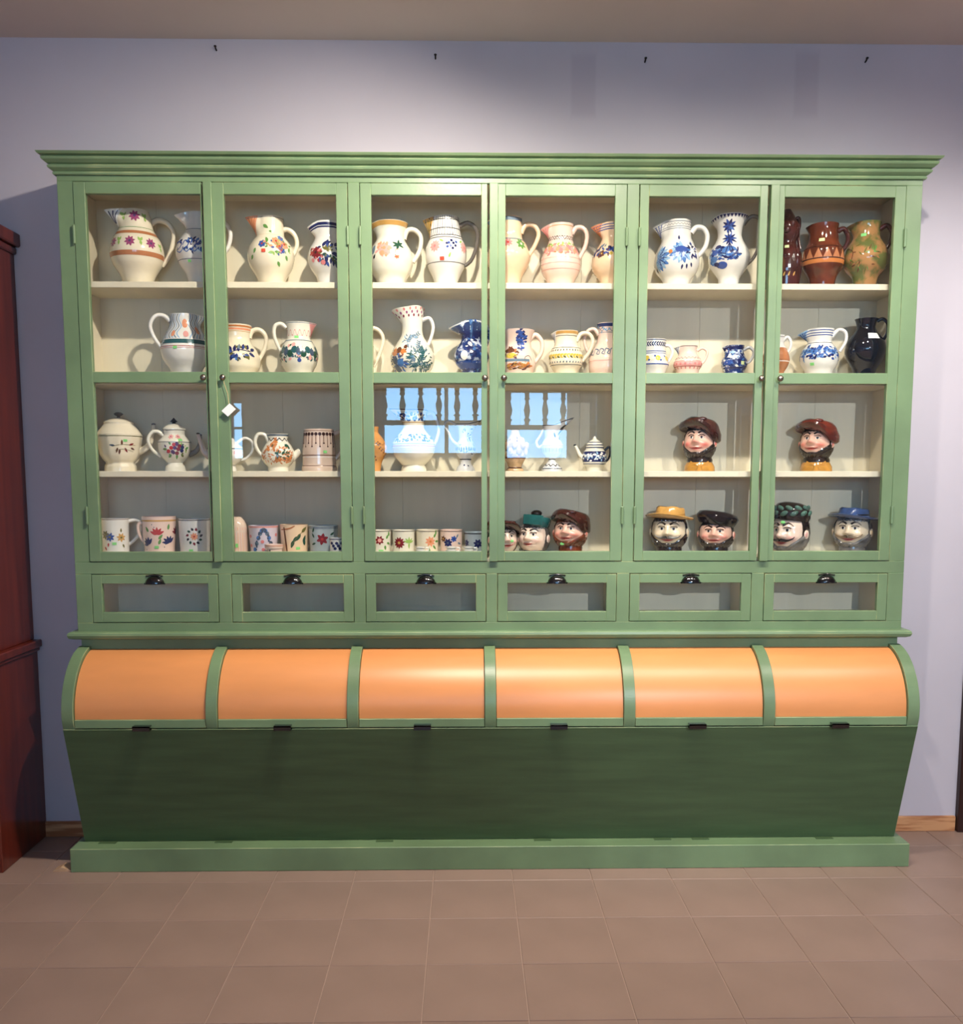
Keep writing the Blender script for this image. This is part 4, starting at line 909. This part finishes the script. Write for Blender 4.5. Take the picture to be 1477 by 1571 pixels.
for x, y, a in ((856,668,70),(858,676,60),(852,672,110),(856,662,40)): v.leaf(x, y, 8, a, 'black', 1.3)
v.line(653, 'black', 1).line(705, 'black', 1.2).line(683, 'rosepink', 1.4).zig(714, 1.4, 10, 'black', 1.2).line(719, 'steel', .8); v.finish()
v = Vessel('teapot', 'little navy and white banded teapot with spout at left', 'teapot', 912, 3, [(689,13),(694,17),(704,18.5),(712,17),(718,13),(N_,12)], C['ivory'], group=T3)
v.body(open_top=False).spout([(897,704),(890,698),(886,690),(882,683)], 4.2, 1.8, None, C['jet']).handle([(926,693),(934,686),(936,696),(932,706),(927,709)], 1.8, C['jet'])
v.lid([(690,14),(686,13.5),(681,12),(677,8),(674,3)], None, [(675,3),(672,2.6),(669.5,1)])
v.band(693, 709, 'navy').line(712, 'navy', 1)
for k in range(13): v.disc(0, 698 + 2 * (k % 2), 2.4, 'white', 1.6, th=R(-95 + 16 * k), off=.0014).leaf(0, 704, 4, 70 + 40 * (k % 2), 'lightblue', 1, th=R(-90 + 16 * k))
b = MB()
for y, r_ in ((687, 14), (683, 13), (679, 10.6)): b.lathe([(r_ * v.k * 1.01, v.Z(y + .7)), (r_ * v.k * 1.04, v.Z(y)), (r_ * v.k * 1.0, v.Z(y - .7))], 36)
b.build('lid_bands', P['navy'], v.root, smooth=True); belt(v, 695, 707, 50, ['white', 'lightblue', 'white'], 4, .3, 27); v.finish()
# ---- bottom shelf: mugs
def mug(label, cx, top, r, m='ivory', rb=None, hnd=None, name='mug', Y=YS, **k):
    v = Vessel(name, label, 'mug' if name == 'mug' else 'cup', cx, 4, [(top, r), (top + 2, r * .985), (top + (848 - top) * .5, r * .96), (842, rb or r * .95), (N_, rb or r * .95)], C[m], group=T4, Y=Y)
    v.body()
    if hnd: v.handle(hnd, k.get('hr', 2.6))
    return v
v = mug('white mug with small flowers and looped handle, first on the bottom shelf', 176, 795, 20.5, 'white', hnd=[(195,800),(207,798),(214,806),(211,819),(203,829),(194,836)], hr=3)
v.line(796.5, 'brown', .8)
for x, y, c in ((168,823,'blue'),(162,820,'olive'),(184,824,'ochre')): v.flower(x, y, 7, c, 'olive', 7, 1.7)
for x, y, a in ((184,816,90),(186,834,-70),(166,832,-100),(161,838,-60)): v.leaf(x, y, 6, a, 'olive' if x > 180 else 'red', 1.4)
v.sticker(174, 833, 6, 4); v.finish()
v = mug('large mug with tan rim and red and blue fan flowers', 243.5, 792, 25.5, 'rose', 22.5)
v.band(797, 799.5, 'ochre').handle([(222,802),(214,804),(214,818),(220,830)], 2.4)
for x, y, c, a0 in ((240,819,'red',90),(228,834,'navy',120),(257,832,'navy',110),(267,818,'crimson',100)):
    for k in range(5): v.leaf(x, y, 11, a0 - 64 + 32 * k, c, 2.3)
for x, y, a in ((228,815,120),(256,812,80),(242,834,70),(242,826,50)): v.leaf(x, y, 9, a, 'green', 2)
for x, y in ((233,804),(236,808),(252,834),(225,842),(250,838)): v.disc(x, y, .8, 'steel')
v.sticker(239, 838, 6, 4); v.finish()
v = mug('white mug with a round wreath of dark leaves', 298, 796, 24, 'white', 22)
for k in range(11): a = 2 * math.pi * k / 11; v.leaf(297 + 8 * math.cos(a), 822 - 9 * math.sin(a), 5, math.degrees(a) + 30, ('black', 'darkgreen', 'crimson')[k % 3], 1.8)
v.flower(297, 822, 6, 'peach', 'red', 8).line(797.5, 'black', .9).sticker(292, 843, 6, 3.5); v.finish()
v = mug('dark patterned mug squeezed behind the first door edge', 336.5, 798, 12, 'bisque', Y=3.93)
for k in range(14): v.disc(327 + (k * 5) % 20, 806 + (k * 13) % 34, 2.4, ('crimson', 'darkbrown', 'black')[k % 3])
v.finish()
v = Vessel('jar', 'narrow striped pinkish jar at the left of the second bottom compartment', 'jar', 363, 4, [(793,6),(797,10),(805,14),(818,16),(835,16.5),(N_,16.5)], C['stripe'], group=T4); v.body(open_top=False)
for k in range(16): v._grid([[(R(-100 + 13 * k) - .02, v.Z(y)), (R(-100 + 13 * k) + .02, v.Z(y))] for y in (800, 810, 820, 830, 840, 846)], 'rosepink' if k % 2 else 'peach', .0004)
v.sticker(362, 836, 4, 6); v.finish()
v = mug('lilac-white mug with a blue sponged arch and red spots', 404, 806, 22.5, 'lilac', 20)
v.band(806.5, 809, 'rosepink')
for k in range(11): t = k / 10; v.disc(391 + 26 * t, 842 - 30 * math.sin(math.pi * t), 3.2, 'greyblue' if k % 2 else 'midblue', 3.4)
for x, y in ((402,830),(386,836),(422,820),(385,822),(403,842)): v.disc(x, y, 2.6, 'pink')
[v.disc(391 + 26 * t_ + 1.5 * math.sin(37 * t_), 844 - 32 * math.sin(math.pi * t_) + 1.5 * math.cos(53 * t_), 1.4, 'steel', off=.0013) for t_ in [q_ / 40 for q_ in range(41)]]
v.finish()
v = mug('very small plain cup standing in front of the arch mug', 420, 835, 14, 'rose', 12.5, name='cup', Y=3.812); v.line(837, 'peach', .9).leaf(414, 846, 4, 90, 'black', .8); v.finish()
v = mug('square-looking tan mug with olive leaves and brown bamboo', 451, 804.5, 21.5, 'peach', 20)
v.stroke([(436,808),(438,826),(440,846)], 'brown', 3).stroke([(432,812),(444,810),(452,806)], 'terracotta', 2.4)
for x, y, a in ((456,822,230),(460,818,240),(464,832,70),(462,816,40),(450,828,250),(466,836,100)): v.leaf(x, y, 12, a, 'darkgreen' if a != 40 else 'olive', 2.6)
v.stroke([(446,836),(458,820),(468,812)], 'olive', .9).sticker(456, 840, 6, 4); v.finish()
v = mug('pale blue-grey mug with one red flower', 496, 806, 22.5, 'bluegrey', 20.5)
v.line(808, 'steel', .8).line(810, 'steel', .7).flower(494, 826, 9, 'crimson', 'red', 6, 2.6)
for x, y, a in ((482,824,120),(484,832,200),(480,816,70),(506,820,30)): v.leaf(x, y, 8, a, 'darkgreen', 1.6)
v.finish()
v = mug('tiny navy and white cup in front of the blue-grey mug', 517, 825, 11.5, 'white', 11, name='cup', Y=3.815)
v.line(827, 'navy', 1)
for k in range(8): v.disc(509 + 2.4 * k, 833 + 4 * (k % 3), 2.4, 'navy')
v.finish()
v = mug('small mug with red rose and green leaves at the left edge of third compartment', 581, 813, 19, 'ivory', 17.5)
v.flower(582, 828, 7, 'crimson', 'pink', 7).disc(582, 828, 3, 'rosepink', off=.0016)
for x, y, a in ((592,826,60),(593,832,-20),(590,836,-80),(596,822,100)): v.leaf(x, y, 7, a, 'green', 1.9)
v.line(814.5, 'darkbrown', .7).sticker(584, 844, 7, 3.5); v.finish()
v = mug('small mug with a big dark red daisy', 619, 813, 17.5, 'ivory', 16.5); v.flower(612, 832, 9, 'crimson', 'ochre', 11, 1.9)
for a in (90, 50, 130, 20, 160, 270): v.leaf(627, 832, 9, a, 'lightgreen', 1.5)
v.line(814.5, 'darkbrown', .7); v.finish()
v = mug('small mug with an orange and green flower at its right side', 655.5, 812.5, 17.5, 'cream_g', 16.5); v.flower(660, 830, 8, 'peach', 'orange', 8)
for x, y, a in ((665,824,60),(667,830,0),(664,836,-50),(668,820,90),(658,840,-90)): v.leaf(x, y, 8, a, 'green', 1.7)
v.line(814.5, 'darkbrown', .7); v.finish()
v = mug('small mug with navy blossoms between flower mugs', 692, 812.5, 17.5, 'rose', 16.5); v.flower(687, 832, 7, 'navy', 'steel', 7).flower(696, 826, 5, 'blue', 'navy', 6).flower(680, 826, 5, 'bisque' if 0 else 'brown', 'ochre', 6)
for x, y, a in ((700,824,60),(702,832,-20),(692,840,-60)): v.leaf(x, y, 6, a, 'greyblue', 1.4)
v.line(814.5, 'darkbrown', .7); v.finish()
v = mug('greyish mug with two navy blossoms beside the third door edge', 730, 816, 18, 'bluegrey', 16.5); v.flower(733, 833, 7, 'navy', 'steel', 7).flower(716, 832, 5, 'navy', 'steel', 6).line(818, 'black', 1.2); v.finish()
for cx, r_, lab in ((645, 7.5, 'tiny white creamer in front of the orange flower mug'), (692, 8.5, 'tiny white creamer in front of the navy blossom mug'), (719, 8, 'tiny white creamer in front of the greyish mug')):
    v = mug(lab, cx, 839, r_, 'white', r_ * .7, name='creamer', Y=3.812, hnd=[(cx + r_ - 1, 841), (cx + r_ + 4, 841), (cx + r_ + 4, 845), (cx + r_ - 1.5, 846)], hr=1.1); v.finish()

# ------------------------------------------------------------------ head-shaped jugs
H = {k: glaze('glaze_' + k, c, vary=vr, vscale=26, rough=.14) for k, c, vr in (
 ('hat_brown', (70, 34, 30), .35), ('hat_redbrown', (112, 44, 34), .35), ('hat_straw', (206, 156, 84), .15), ('hat_black', (32, 26, 32), .3), ('hat_blue', (58, 84, 136), .3), ('cap_teal', (36, 96, 96), .25),
 ('laurel', (86, 124, 110), .45), ('hair_dark', (36, 28, 28), .3), ('hair_grey', (112, 106, 104), .5), ('hair_ginger', (124, 58, 34), .4), ('beard_dark', (58, 46, 42), .5), ('beard_grey', (142, 136, 130), .5),
 ('collar', (200, 142, 62), .2), ('eyewhite', (232, 228, 220), 0), ('pupil', (30, 28, 40), 0), ('brow', (44, 32, 30), .2), ('lip', (178, 78, 70), .1), ('tan_hair', (134, 110, 78), .3))}
def skin_mat(name):
    m = bpy.data.materials.new(name); m.use_nodes = True; n = m.node_tree.nodes; l = m.node_tree.links; b = n['Principled BSDF']
    a = n.new('ShaderNodeVertexColor'); a.layer_name = 'glaze'; l.new(a.outputs[0], b.inputs['Base Color'])
    b.inputs['Roughness'].default_value = .16; b.inputs['Coat Weight'].default_value = .3
    return m
SKIN = skin_mat('painted_face_glaze')
def head_jug(label, cx, row, ytop, ychin, a, skin, blush, hat, hatmat, yaw=-18, tilt=8, beard=None, hair='hair_dark', moust=None, smile=1.0, collar=None, brow='brow', ytop_hat=None, ear=True, sticker=None, YS=3.90, hs=1.0):
    """a = half width of the face in photo px; ytop / ychin = forehead line under the hat and chin"""
    X, _ = on_y(cx, ychin, YS); zb = SHELF[row]; k = mpp(X, YS, zb + .1)
    root = empty('head_jug', (X, YS, zb + .0004), math.atan2(CAMX - X, YS)); tag(root, label, 'head jug', T3 if row == 3 else T4)
    Zy = lambda y: on_y(cx, y, YS)[1] - zb
    ztop, zch = Zy(ytop), max(Zy(ychin), 0)
    A = a * k; hh = (ztop - zch); cz = zch + hh * .52; B_ = hh * .66
    Mx = Matrix.Rotation(R(yaw), 3, 'Z') @ Matrix.Rotation(R(-tilt), 3, 'X')
    def g(x, s_): return math.exp(-(x / s_) ** 2)
    def rad(u, w):       # u degrees from the nose line, w = -1 chin .. 1 crown
        d = 0
        d += .32 * g(u, 11) * g(w + .16, .13) + .15 * g(u, 8) * g(w - .06, .2)            # nose
        for sg in (-1, 1):
            d += .05 * g(u - sg * 9, 5.5) * g(w + .20, .06)                                 # nostrils
            d += .12 * g(u - sg * 34, 16) * g(w + .24, .17)                                # cheeks
            d += .05 * g(u - sg * 18, 14) * g(w - .27, .07)                                 # brow ridge
            d -= .075 * g(u - sg * 20, 10) * g(w - .10, .09)                                # eye sockets
        d += .09 * g(u, 18) * g(w + .43, .05) + .10 * g(u, 15) * g(w + .57, .06) - .07 * g(u, 22) * g(w + .495, .03)
        d += .10 * g(u, 18) * g(w + .78, .14) - .03 * g(u, 14) * g(w + .65, .05)
        return 1 + d
    def place(u, w, ex=1.0):
        t = R(u); w = max(-1, min(1, w)); c = math.sqrt(max(0, 1 - abs(w) ** 2.6)); f = rad(u if u <= 180 else u - 360, w) * ex
        p = Vector((A * f * c * math.sin(t), -A * .98 * f * c * math.cos(t), B_ * w * (ex if w > -1 else 1)))
        p = Mx @ p + Vector((0, 0, cz)); p.z = max(p.z, .0005)
        return p
    def patch(us, ws, ex, fn=None):
        vs_ = [place(u, w, ex + (fn(u, w) if fn else 0)) for w in ws for u in us]; n = len(us)
        return vs_, [(i*n+j, i*n+j+1, (i+1)*n+j+1, (i+1)*n+j) for i in range(len(ws) - 1) for j in range(n - 1)]
    # face
    us = []; u = -180
    while u <= 180: us.append(u); u += 3 if abs(u + 1.5) < 60 else 8
    if us[-1] < 180: us.append(180)
    ws = [-1 + 2 * i / 56 for i in range(57)]
    b = MB(); vs_, fs_ = patch(us, ws, 1.0); b.add(vs_, fs_); o = b.build('face', SKIN, root, smooth=True)
    ca = o.data.color_attributes.new('glaze', 'FLOAT_COLOR', 'POINT'); sk, bl, lp = lin(skin), lin(blush), lin((170, 70, 64))
    i = 0
    for w in ws:
        for u in us:
            t = min(1, .95 * (g(abs(u) - 33, 16) * g(w + .26, .16)) + .55 * g(u, 10) * g(w + .18, .10)); q = min(1, 1.4 * g(u, 20 * smile) * g(w + .50 - .04 * (u / 20) ** 2, .075))
            c_ = [sk[j] + (bl[j] - sk[j]) * t for j in range(3)]; c_ = [c_[j] + (lp[j] - c_[j]) * q for j in range(3)]
            ca.data[i].color = (*c_, 1); i += 1
    face = o
    # eyes, brows, mouth line
    for sg in (-1, 1):
        c0 = place(sg * 20, .12, 1.0); nrm = (c0 - Vector((0, 0, cz))).normalized(); b = MB(); b.ell(c0 - nrm * A * .03, A * .19, A * .085, A * .105, rot=Matrix.Rotation(R(yaw + sg * 20), 3, 'Z')); e = b.build('eye', H['eyewhite'], root, smooth=True)
        b = MB(); b.ell(c0 + nrm * A * .035 + Vector((0, 0, A * .005)), A * .078, A * .03, A * .09, rot=Matrix.Rotation(R(yaw + sg * 20), 3, 'Z')); b.build('pupil', H['pupil'], e, smooth=True)
        b = MB(); b.tube([place(sg * q, .215 + .05 * math.sin((q - 8) / 24 * 3.14), 1.012) for q in (8, 14, 20, 26, 32)], A * .022, 6); b.build('eyelid', H['brow'], e, smooth=True)
        b = MB(); b.tube(smoothpts([place(sg * q, h_, 1.02) for q, h_ in ((7, .33), (14, .41), (22, .45), (31, .41), (40, .29))], 12), lambda t: A * .055 * (1.15 - t), 8); b.build('eyebrow', H[brow], root, smooth=True)
    b = MB(); b.tube(smoothpts([place(q * smile, -.485 + .06 * smile * (q / 22) ** 2, 1.01) for q in (-24, -14, 0, 14, 24)], 14), A * .022, 6); b.build('mouth_line', H['lip'], root, smooth=True)
    if moust:
        b = MB()
        for sg in (-1, 1): b.tube(smoothpts([place(sg * q, h_, 1.035) for q, h_ in ((2, -.33), (12, -.36), (24, -.36), (36, -.28), (42, -.18))], 14), lambda t: A * .085 * (1.05 - t) + A * .012, 8, flat=.8)
        b.build('moustache', H[moust], root, smooth=True)
    b = MB(); nk = .84 if collar else .74; b.lathe([(A * (nk - .04), Zy(712) if collar else 0), (A * nk, max(.004, cz - B_ * .95)), (A * .66, max(.008, cz - B_ * .6))], 32); b.build('neck', H[beard or hair], root, smooth=True, fix=True)
    rough_ = lambda u, w: .035 * math.sin(u * .42 + 9 * w) * math.sin(w * 41 + u * .1)
    if beard:
        us2 = [-104 + 4 * i for i in range(53)]; vs_ = []; n = len(us2); m_ = 14; fs_ = []
        for i in range(m_ + 1):
            for u in us2:
                top = -.66 + .80 * max(0, (abs(u) - 22) / 70) ** 1.1; w = -1 + (min(top, .25) + 1) * i / m_
                e = .0 if i in (m_,) else .055 + rough_(u, w)
                vs_.append(place(u, w, 1.005 + e))
        fs_ = [(i*n+j, i*n+j+1, (i+1)*n+j+1, (i+1)*n+j) for i in range(m_) for j in range(n - 1)]
        b = MB(); b.add(vs_, fs_); b.build('beard', H[beard], root, smooth=True)
    if hat != 'laurel':
        us4 = [-78 + 4 * i for i in range(40)]
        vs_, fs_ = patch(us4, [.50 + .05 * i for i in range(9)], 1.02, lambda u, w: .03 * math.sin(u * .5) + (.02 if w > .52 else -.03)); b = MB(); b.add(vs_, fs_); b.build('fringe', H[hair], root, smooth=True)
    b = MB(); us3 = [68 + 6 * i for i in range(38)]
    vs_, fs_ = patch(us3, [-.75 + 1.5 * i / 14 for i in range(15)], 1.035, rough_); b.add(vs_, fs_); b.build('hair', H[hair], root, smooth=True)
    if ear:
        for sg in (-1, 1):
            c0 = place(sg * 84, -.06, 1.05); b = MB(); rt = Matrix.Rotation(R(yaw + sg * 70), 3, 'Z')
            b.ell(c0, A * .17, A * .07, A * .25, rot=rt)
            e = b.build('ear', mat('ear_glaze', skin, .2, coat=.3), root, smooth=True)
            b = MB(); b.ell(c0 + Mx @ Vector((sg * A * .04, -A * .07, 0)), A * .08, A * .03, A * .15, rot=rt); b.build('ear_hollow', mat('ear_shade_glaze', blush, .3), e, smooth=True)
    # hat
    zt = lambda y: Zy(y)
    yh = ytop_hat if ytop_hat is not None else ytop - a * .5
    ht = Zy(yh) - ztop
    def ringmesh(rings, name, m, n=40, wav=None, tl=(0, 0), off=(0, 0, 0)):
        vs_ = []; fs_ = []; mr = Matrix.Rotation(R(yaw), 3, 'Z') @ Matrix.Rotation(R(tl[0]), 3, 'X') @ Matrix.Rotation(R(tl[1]), 3, 'Y')
        for i, (r_, z) in enumerate(rings):
            for q in range(n):
                t = 2 * math.pi * q / n; rr, zz = r_ * A * (hs if i in (1, 2, 3) else 1), z
                if wav: rr, zz = wav(t, i, rr, zz)
                p = mr @ Vector((rr * math.sin(t), -rr * math.cos(t), zz)); vs_.append(p + Vector((off[0], off[1], ztop + off[2])))
        for i in range(len(rings) - 1):
            for q in range(n): fs_.append((i*n+q, i*n+(q+1) % n, (i+1)*n+(q+1) % n, (i+1)*n+q))
        fs_.append(tuple(range(n - 1, -1, -1))); fs_.append(tuple((len(rings) - 1) * n + q for q in range(n)))
        b = MB(); b.add(vs_, fs_); return b.build(name, m, root, smooth=True, fix=True)
    hm = H[hatmat]
    if hat == 'floppy':
        def wav(t, i, r_, z):
            if i in (1, 2, 3): return r_ * (1 + .05 * math.sin(3 * t + 1)), z + ht * (.22 * math.cos(t) + .07 * math.sin(3 * t + .6) - (.95 * max(0, math.sin(t)) ** 1.6 + .45 * max(0, -math.sin(t)) ** 1.6) * (1 if i < 3 else .6))
            return r_, z
        o = ringmesh([(.96, -ht * .10), (1.30, ht * .02), (1.42, ht * .26), (1.36, ht * .46), (1.12, ht * .52), (1.02, ht * .72), (.80, ht * .95), (.45, ht * 1.02), (.05, ht * .97)], 'hat', hm, wav=wav, tl=(-6, 10))
        b = MB(); b.ell(Mx @ Vector((A * .35, -A * .85, 0)) + Vector((0, 0, ztop + ht * .62)), A * .3, A * .14, ht * .2); b.build('hat_ornament', hm, o, smooth=True)
    elif hat == 'brim':
        o = ringmesh([(1.0, -ht * .08), (1.34, ht * .06), (1.40, ht * .18), (1.33, ht * .26), (.90, ht * .24), (.84, ht * .45), (.80, ht * .85), (.70, ht * 1.0), (.05, ht * .96)], 'hat', hm, tl=(-4, 3), wav=lambda t, i, r_, z: (r_ * (1 + .03 * math.sin(5 * t) * (i > 4)), z + (ht * .10 * math.cos(2 * t + .4) if i in (1, 2, 3) else ht * .05 * math.sin(4 * t) * (i > 5))))
        b = MB(); ringz = [(.865, ht * .26), (.885, ht * .30), (.875, ht * .42), (.845, ht * .44)]; b.lathe([(r_ * A, z) for r_, z in ringz], 36, c=(0, 0, ztop)); b.build('hat_band', H['hair_dark'] if hatmat != 'hat_straw' else H['hat_straw'], o, smooth=True)
    elif hat == 'cap':
        ringmesh([(.98, -ht * .15), (1.06, 0), (1.16, ht * .3), (1.22, ht * .55), (1.08, ht * .85), (.7, ht * 1.0), (.05, ht * 1.0)], 'hat', hm, tl=(-6, 8), wav=lambda t, i, r_, z: (r_ * (1 + .04 * math.sin(4 * t)), z))
    elif hat == 'kepi':
        o = ringmesh([(.72, -ht * .15), (.86, ht * .05), (.92, ht * .5), (.84, ht * .62), (.05, ht * .66)], 'hat', hm, tl=(-8, 6), off=(A * .12, 0, 0))
        b = MB(); b.add([Mx @ Vector(p) + Vector((0, 0, ztop)) for p in ((-.35*A, -1.02*A, ht*.02), (.95*A, -.95*A, -ht*.08), (.98*A, -.88*A, ht*.62), (-.38*A, -.95*A, ht*.70), (-.35*A, -.9*A, ht*.02), (.95*A, -.82*A, -ht*.08), (.98*A, -.78*A, ht*.62), (-.38*A, -.85*A, ht*.70))], [(0,1,2,3),(7,6,5,4),(0,4,5,1),(1,5,6,2),(2,6,7,3),(3,7,4,0)]); b.build('cap_front_flap', hm, o, fix=True, bevel=.003)
        b = MB(); b.ell((A * .15, -A * .2, ztop + ht * .85), A * .36, A * .3, ht * .22); b.build('cap_pompom', H['hair_dark'], o, smooth=True)
    elif hat == 'laurel':
        o = ringmesh([(.98, -ht * .2), (1.06, ht * .1), (1.02, ht * .5), (.8, ht * .85), (.45, ht * 1.0), (.05, ht * 1.02)], 'hair_crown', H['hair_dark'], tl=(-6, 4))
        for i in range(16):
            t = R(-110 + 15 * i); b = MB(); zz = ht * (.30 + .34 * (i % 2))
            c0 = Matrix.Rotation(R(yaw), 3, 'Z') @ Vector((A * 1.05 * math.sin(t), -A * 1.05 * math.cos(t), 0)) * (1 - .12 * (i % 2)) + Vector((0, 0, ztop + zz))
            b.ell(c0, A * .24, A * .10, A * .13, rot=Matrix.Rotation(t + R(yaw), 3, 'Z') @ Matrix.Rotation(R(28 if i % 2 else -28), 3, 'Y')); b.build('laurel_leaf', hm, root, smooth=True)
    if collar:
        b = MB(); rz = Zy(709)
        for sg in (-1, 1): b.add([(sg * .006, -A * .99, rz * .55), (sg * A * .55, -A * .86, rz * 1.1), (sg * A * .85, -A * .56, .001), (sg * .012, -A * 1.02, .001)], [(0, 1, 2, 3)])
        b.lathe([(A * 1.0, 0), (A * .97, rz * .5), (A * .80, rz * 1.0)], 32); b.build('collar', H[collar], root, smooth=True, fix=True)
    if sticker:
        p = place(sticker[0], sticker[1], 1.09); b = MB(); b.ell(p, A * .13, A * .03, A * .09); b.build('price_sticker', P['sticker'], root)
    return root
PALE, PINK, FAIR = (222, 204, 176), (222, 178, 158), (226, 202, 184)
head_jug('head jug with dark hat half hidden behind the fourth door edge', 771, 4, 810, 846, 22, FAIR, (222, 168, 156), 'floppy', 'hat_brown', yaw=20, ytop_hat=799, hair='hair_dark', sticker=(10, -.2), YS=3.86)
head_jug('pale head jug wearing a teal peaked cap', 819, 4, 807, 844, 24, FAIR, (228, 184, 168), 'kepi', 'cap_teal', yaw=-24, ytop_hat=784, hair='hair_grey', smile=.7, YS=3.932)
head_jug('head jug with brown floppy hat and ginger beard on the bottom shelf', 875, 4, 799, 836, 25, PINK, (218, 130, 112), 'floppy', 'hat_brown', yaw=-20, tilt=10, ytop_hat=783, hair='hair_ginger', beard='hair_ginger', sticker=(-14, -.75), YS=3.865, hs=.9)
head_jug('cream head jug with straw-coloured brimmed hat', 1026, 4, 795, 837, 26.5, PALE, (214, 190, 156), 'brim', 'hat_straw', yaw=-6, tilt=4, ytop_hat=778, hair='hair_dark', beard='beard_dark', moust='beard_grey')
head_jug('pink head jug with black cap behind a slanted reflection', 1098, 4, 803, 838, 25.5, PINK, (218, 136, 124), 'cap', 'hat_black', yaw=-8, tilt=8, ytop_hat=785, hair='hair_dark', beard='beard_dark')
head_jug('red-cheeked head jug with dark brown hat alone on the third shelf, fifth door', 1073, 3, 659, 702, 23.5, PINK, (212, 104, 94), 'floppy', 'hat_brown', yaw=-16, tilt=12, ytop_hat=642, beard='beard_dark', collar='collar')
head_jug('red-cheeked head jug with red-brown hat alone on the third shelf, sixth door', 1252, 3, 661, 702, 24, PINK, (214, 116, 98), 'floppy', 'hat_redbrown', yaw=-20, tilt=12, ytop_hat=645, beard='beard_dark', collar='collar')
head_jug('head jug crowned with green laurel leaves and dark moustache', 1211, 4, 794, 842, 27.5, FAIR, (220, 162, 152), 'laurel', 'laurel', yaw=-30, tilt=2, ytop_hat=771, hair='hair_dark', beard='beard_grey', moust='hair_dark', smile=.8, sticker=(6, .45))
head_jug('cream head jug with blue brimmed hat, last on the bottom shelf', 1307, 4, 795, 837, 26.5, PALE, (216, 190, 158), 'brim', 'hat_blue', yaw=-14, tilt=6, ytop_hat=780, hair='hair_grey', beard='beard_grey', moust='tan_hair')

# ------------------------------------------------------------------ behind the viewer, seen only as reflections in the panes
sc_ = empty('spindle_screen', (.2, -3.2, 0)); tag(sc_, 'weathered turned-spindle gallery mirrored in the third and fourth doors', 'screen')
Q = dict(parent=sc_, inv=True)
for z0, z1, nm in ((2.66, 2.76, 'top_rail'), (2.235, 2.29, 'bottom_rail')):
    b = MB(); b.box(-1.35, 1.55, -3.23, -3.17, z0, z1); b.build(nm, M['spindle'], bevel=.004, **Q)
for x in (-1.3, .14, 1.5):
    b = MB(); b.box(x - .045, x + .045, -3.245, -3.155, 0, 2.9); b.build('post', M['spindle'], bevel=.004, **Q)
first = None
for i in range(12):
    x = -1.09 + i * .21 + (.06 if i > 5 else 0)
    if first is None:
        b = MB(); b.lathe([(.026, 2.29), (.026, 2.33), (.042, 2.35), (.020, 2.37), (.030, 2.41), (.040, 2.46), (.024, 2.53), (.018, 2.57), (.036, 2.59), (.024, 2.61), (.030, 2.66)], 14, c=(0, -3.2, 0))
        first = b.build('spindle', M['spindle'], smooth=True, fix=True, **Q); first.location.x = x
    else: c_ = copy_to(first, sc_); c_.location.x = x; c_.matrix_parent_inverse = first.matrix_parent_inverse
b = MB(); b.box(-1.33, 1.53, -3.22, -3.18, .3, 1.87); b.build('lower_board', M['spindle'], bevel=.004, **Q)
pd = empty('glazed_dresser', (2.9, -1.2, 0)); tag(pd, 'pale glazed dresser mirrored at an angle in the fifth door', 'dresser')
Q = dict(parent=pd, inv=True)
b = MB(); b.box(2.62, 3.0, -2.2, -.2, 0, .9); b.build('base', M['palewood'], bevel=.004, **Q)
b = MB(); b.box(2.72, 3.0, -2.2, -.2, 2.26, 2.36); b.box(2.96, 3.0, -2.2, -.2, .9, 2.26)
for y in (-2.2, -1.7, -1.2, -.7, -.26): b.box(2.72, 2.96, y, y + .06, .9, 2.26)
for z in (1.3, 1.75): b.box(2.74, 2.96, -2.2, -.2, z, z + .02)
b.build('upper_case', M['palewood'], bevel=.003, **Q)
b = MB(); b.box(2.68, 3.02, -2.24, -.16, 2.36, 2.42); b.build('cornice', M['palewood'], bevel=.005, **Q)
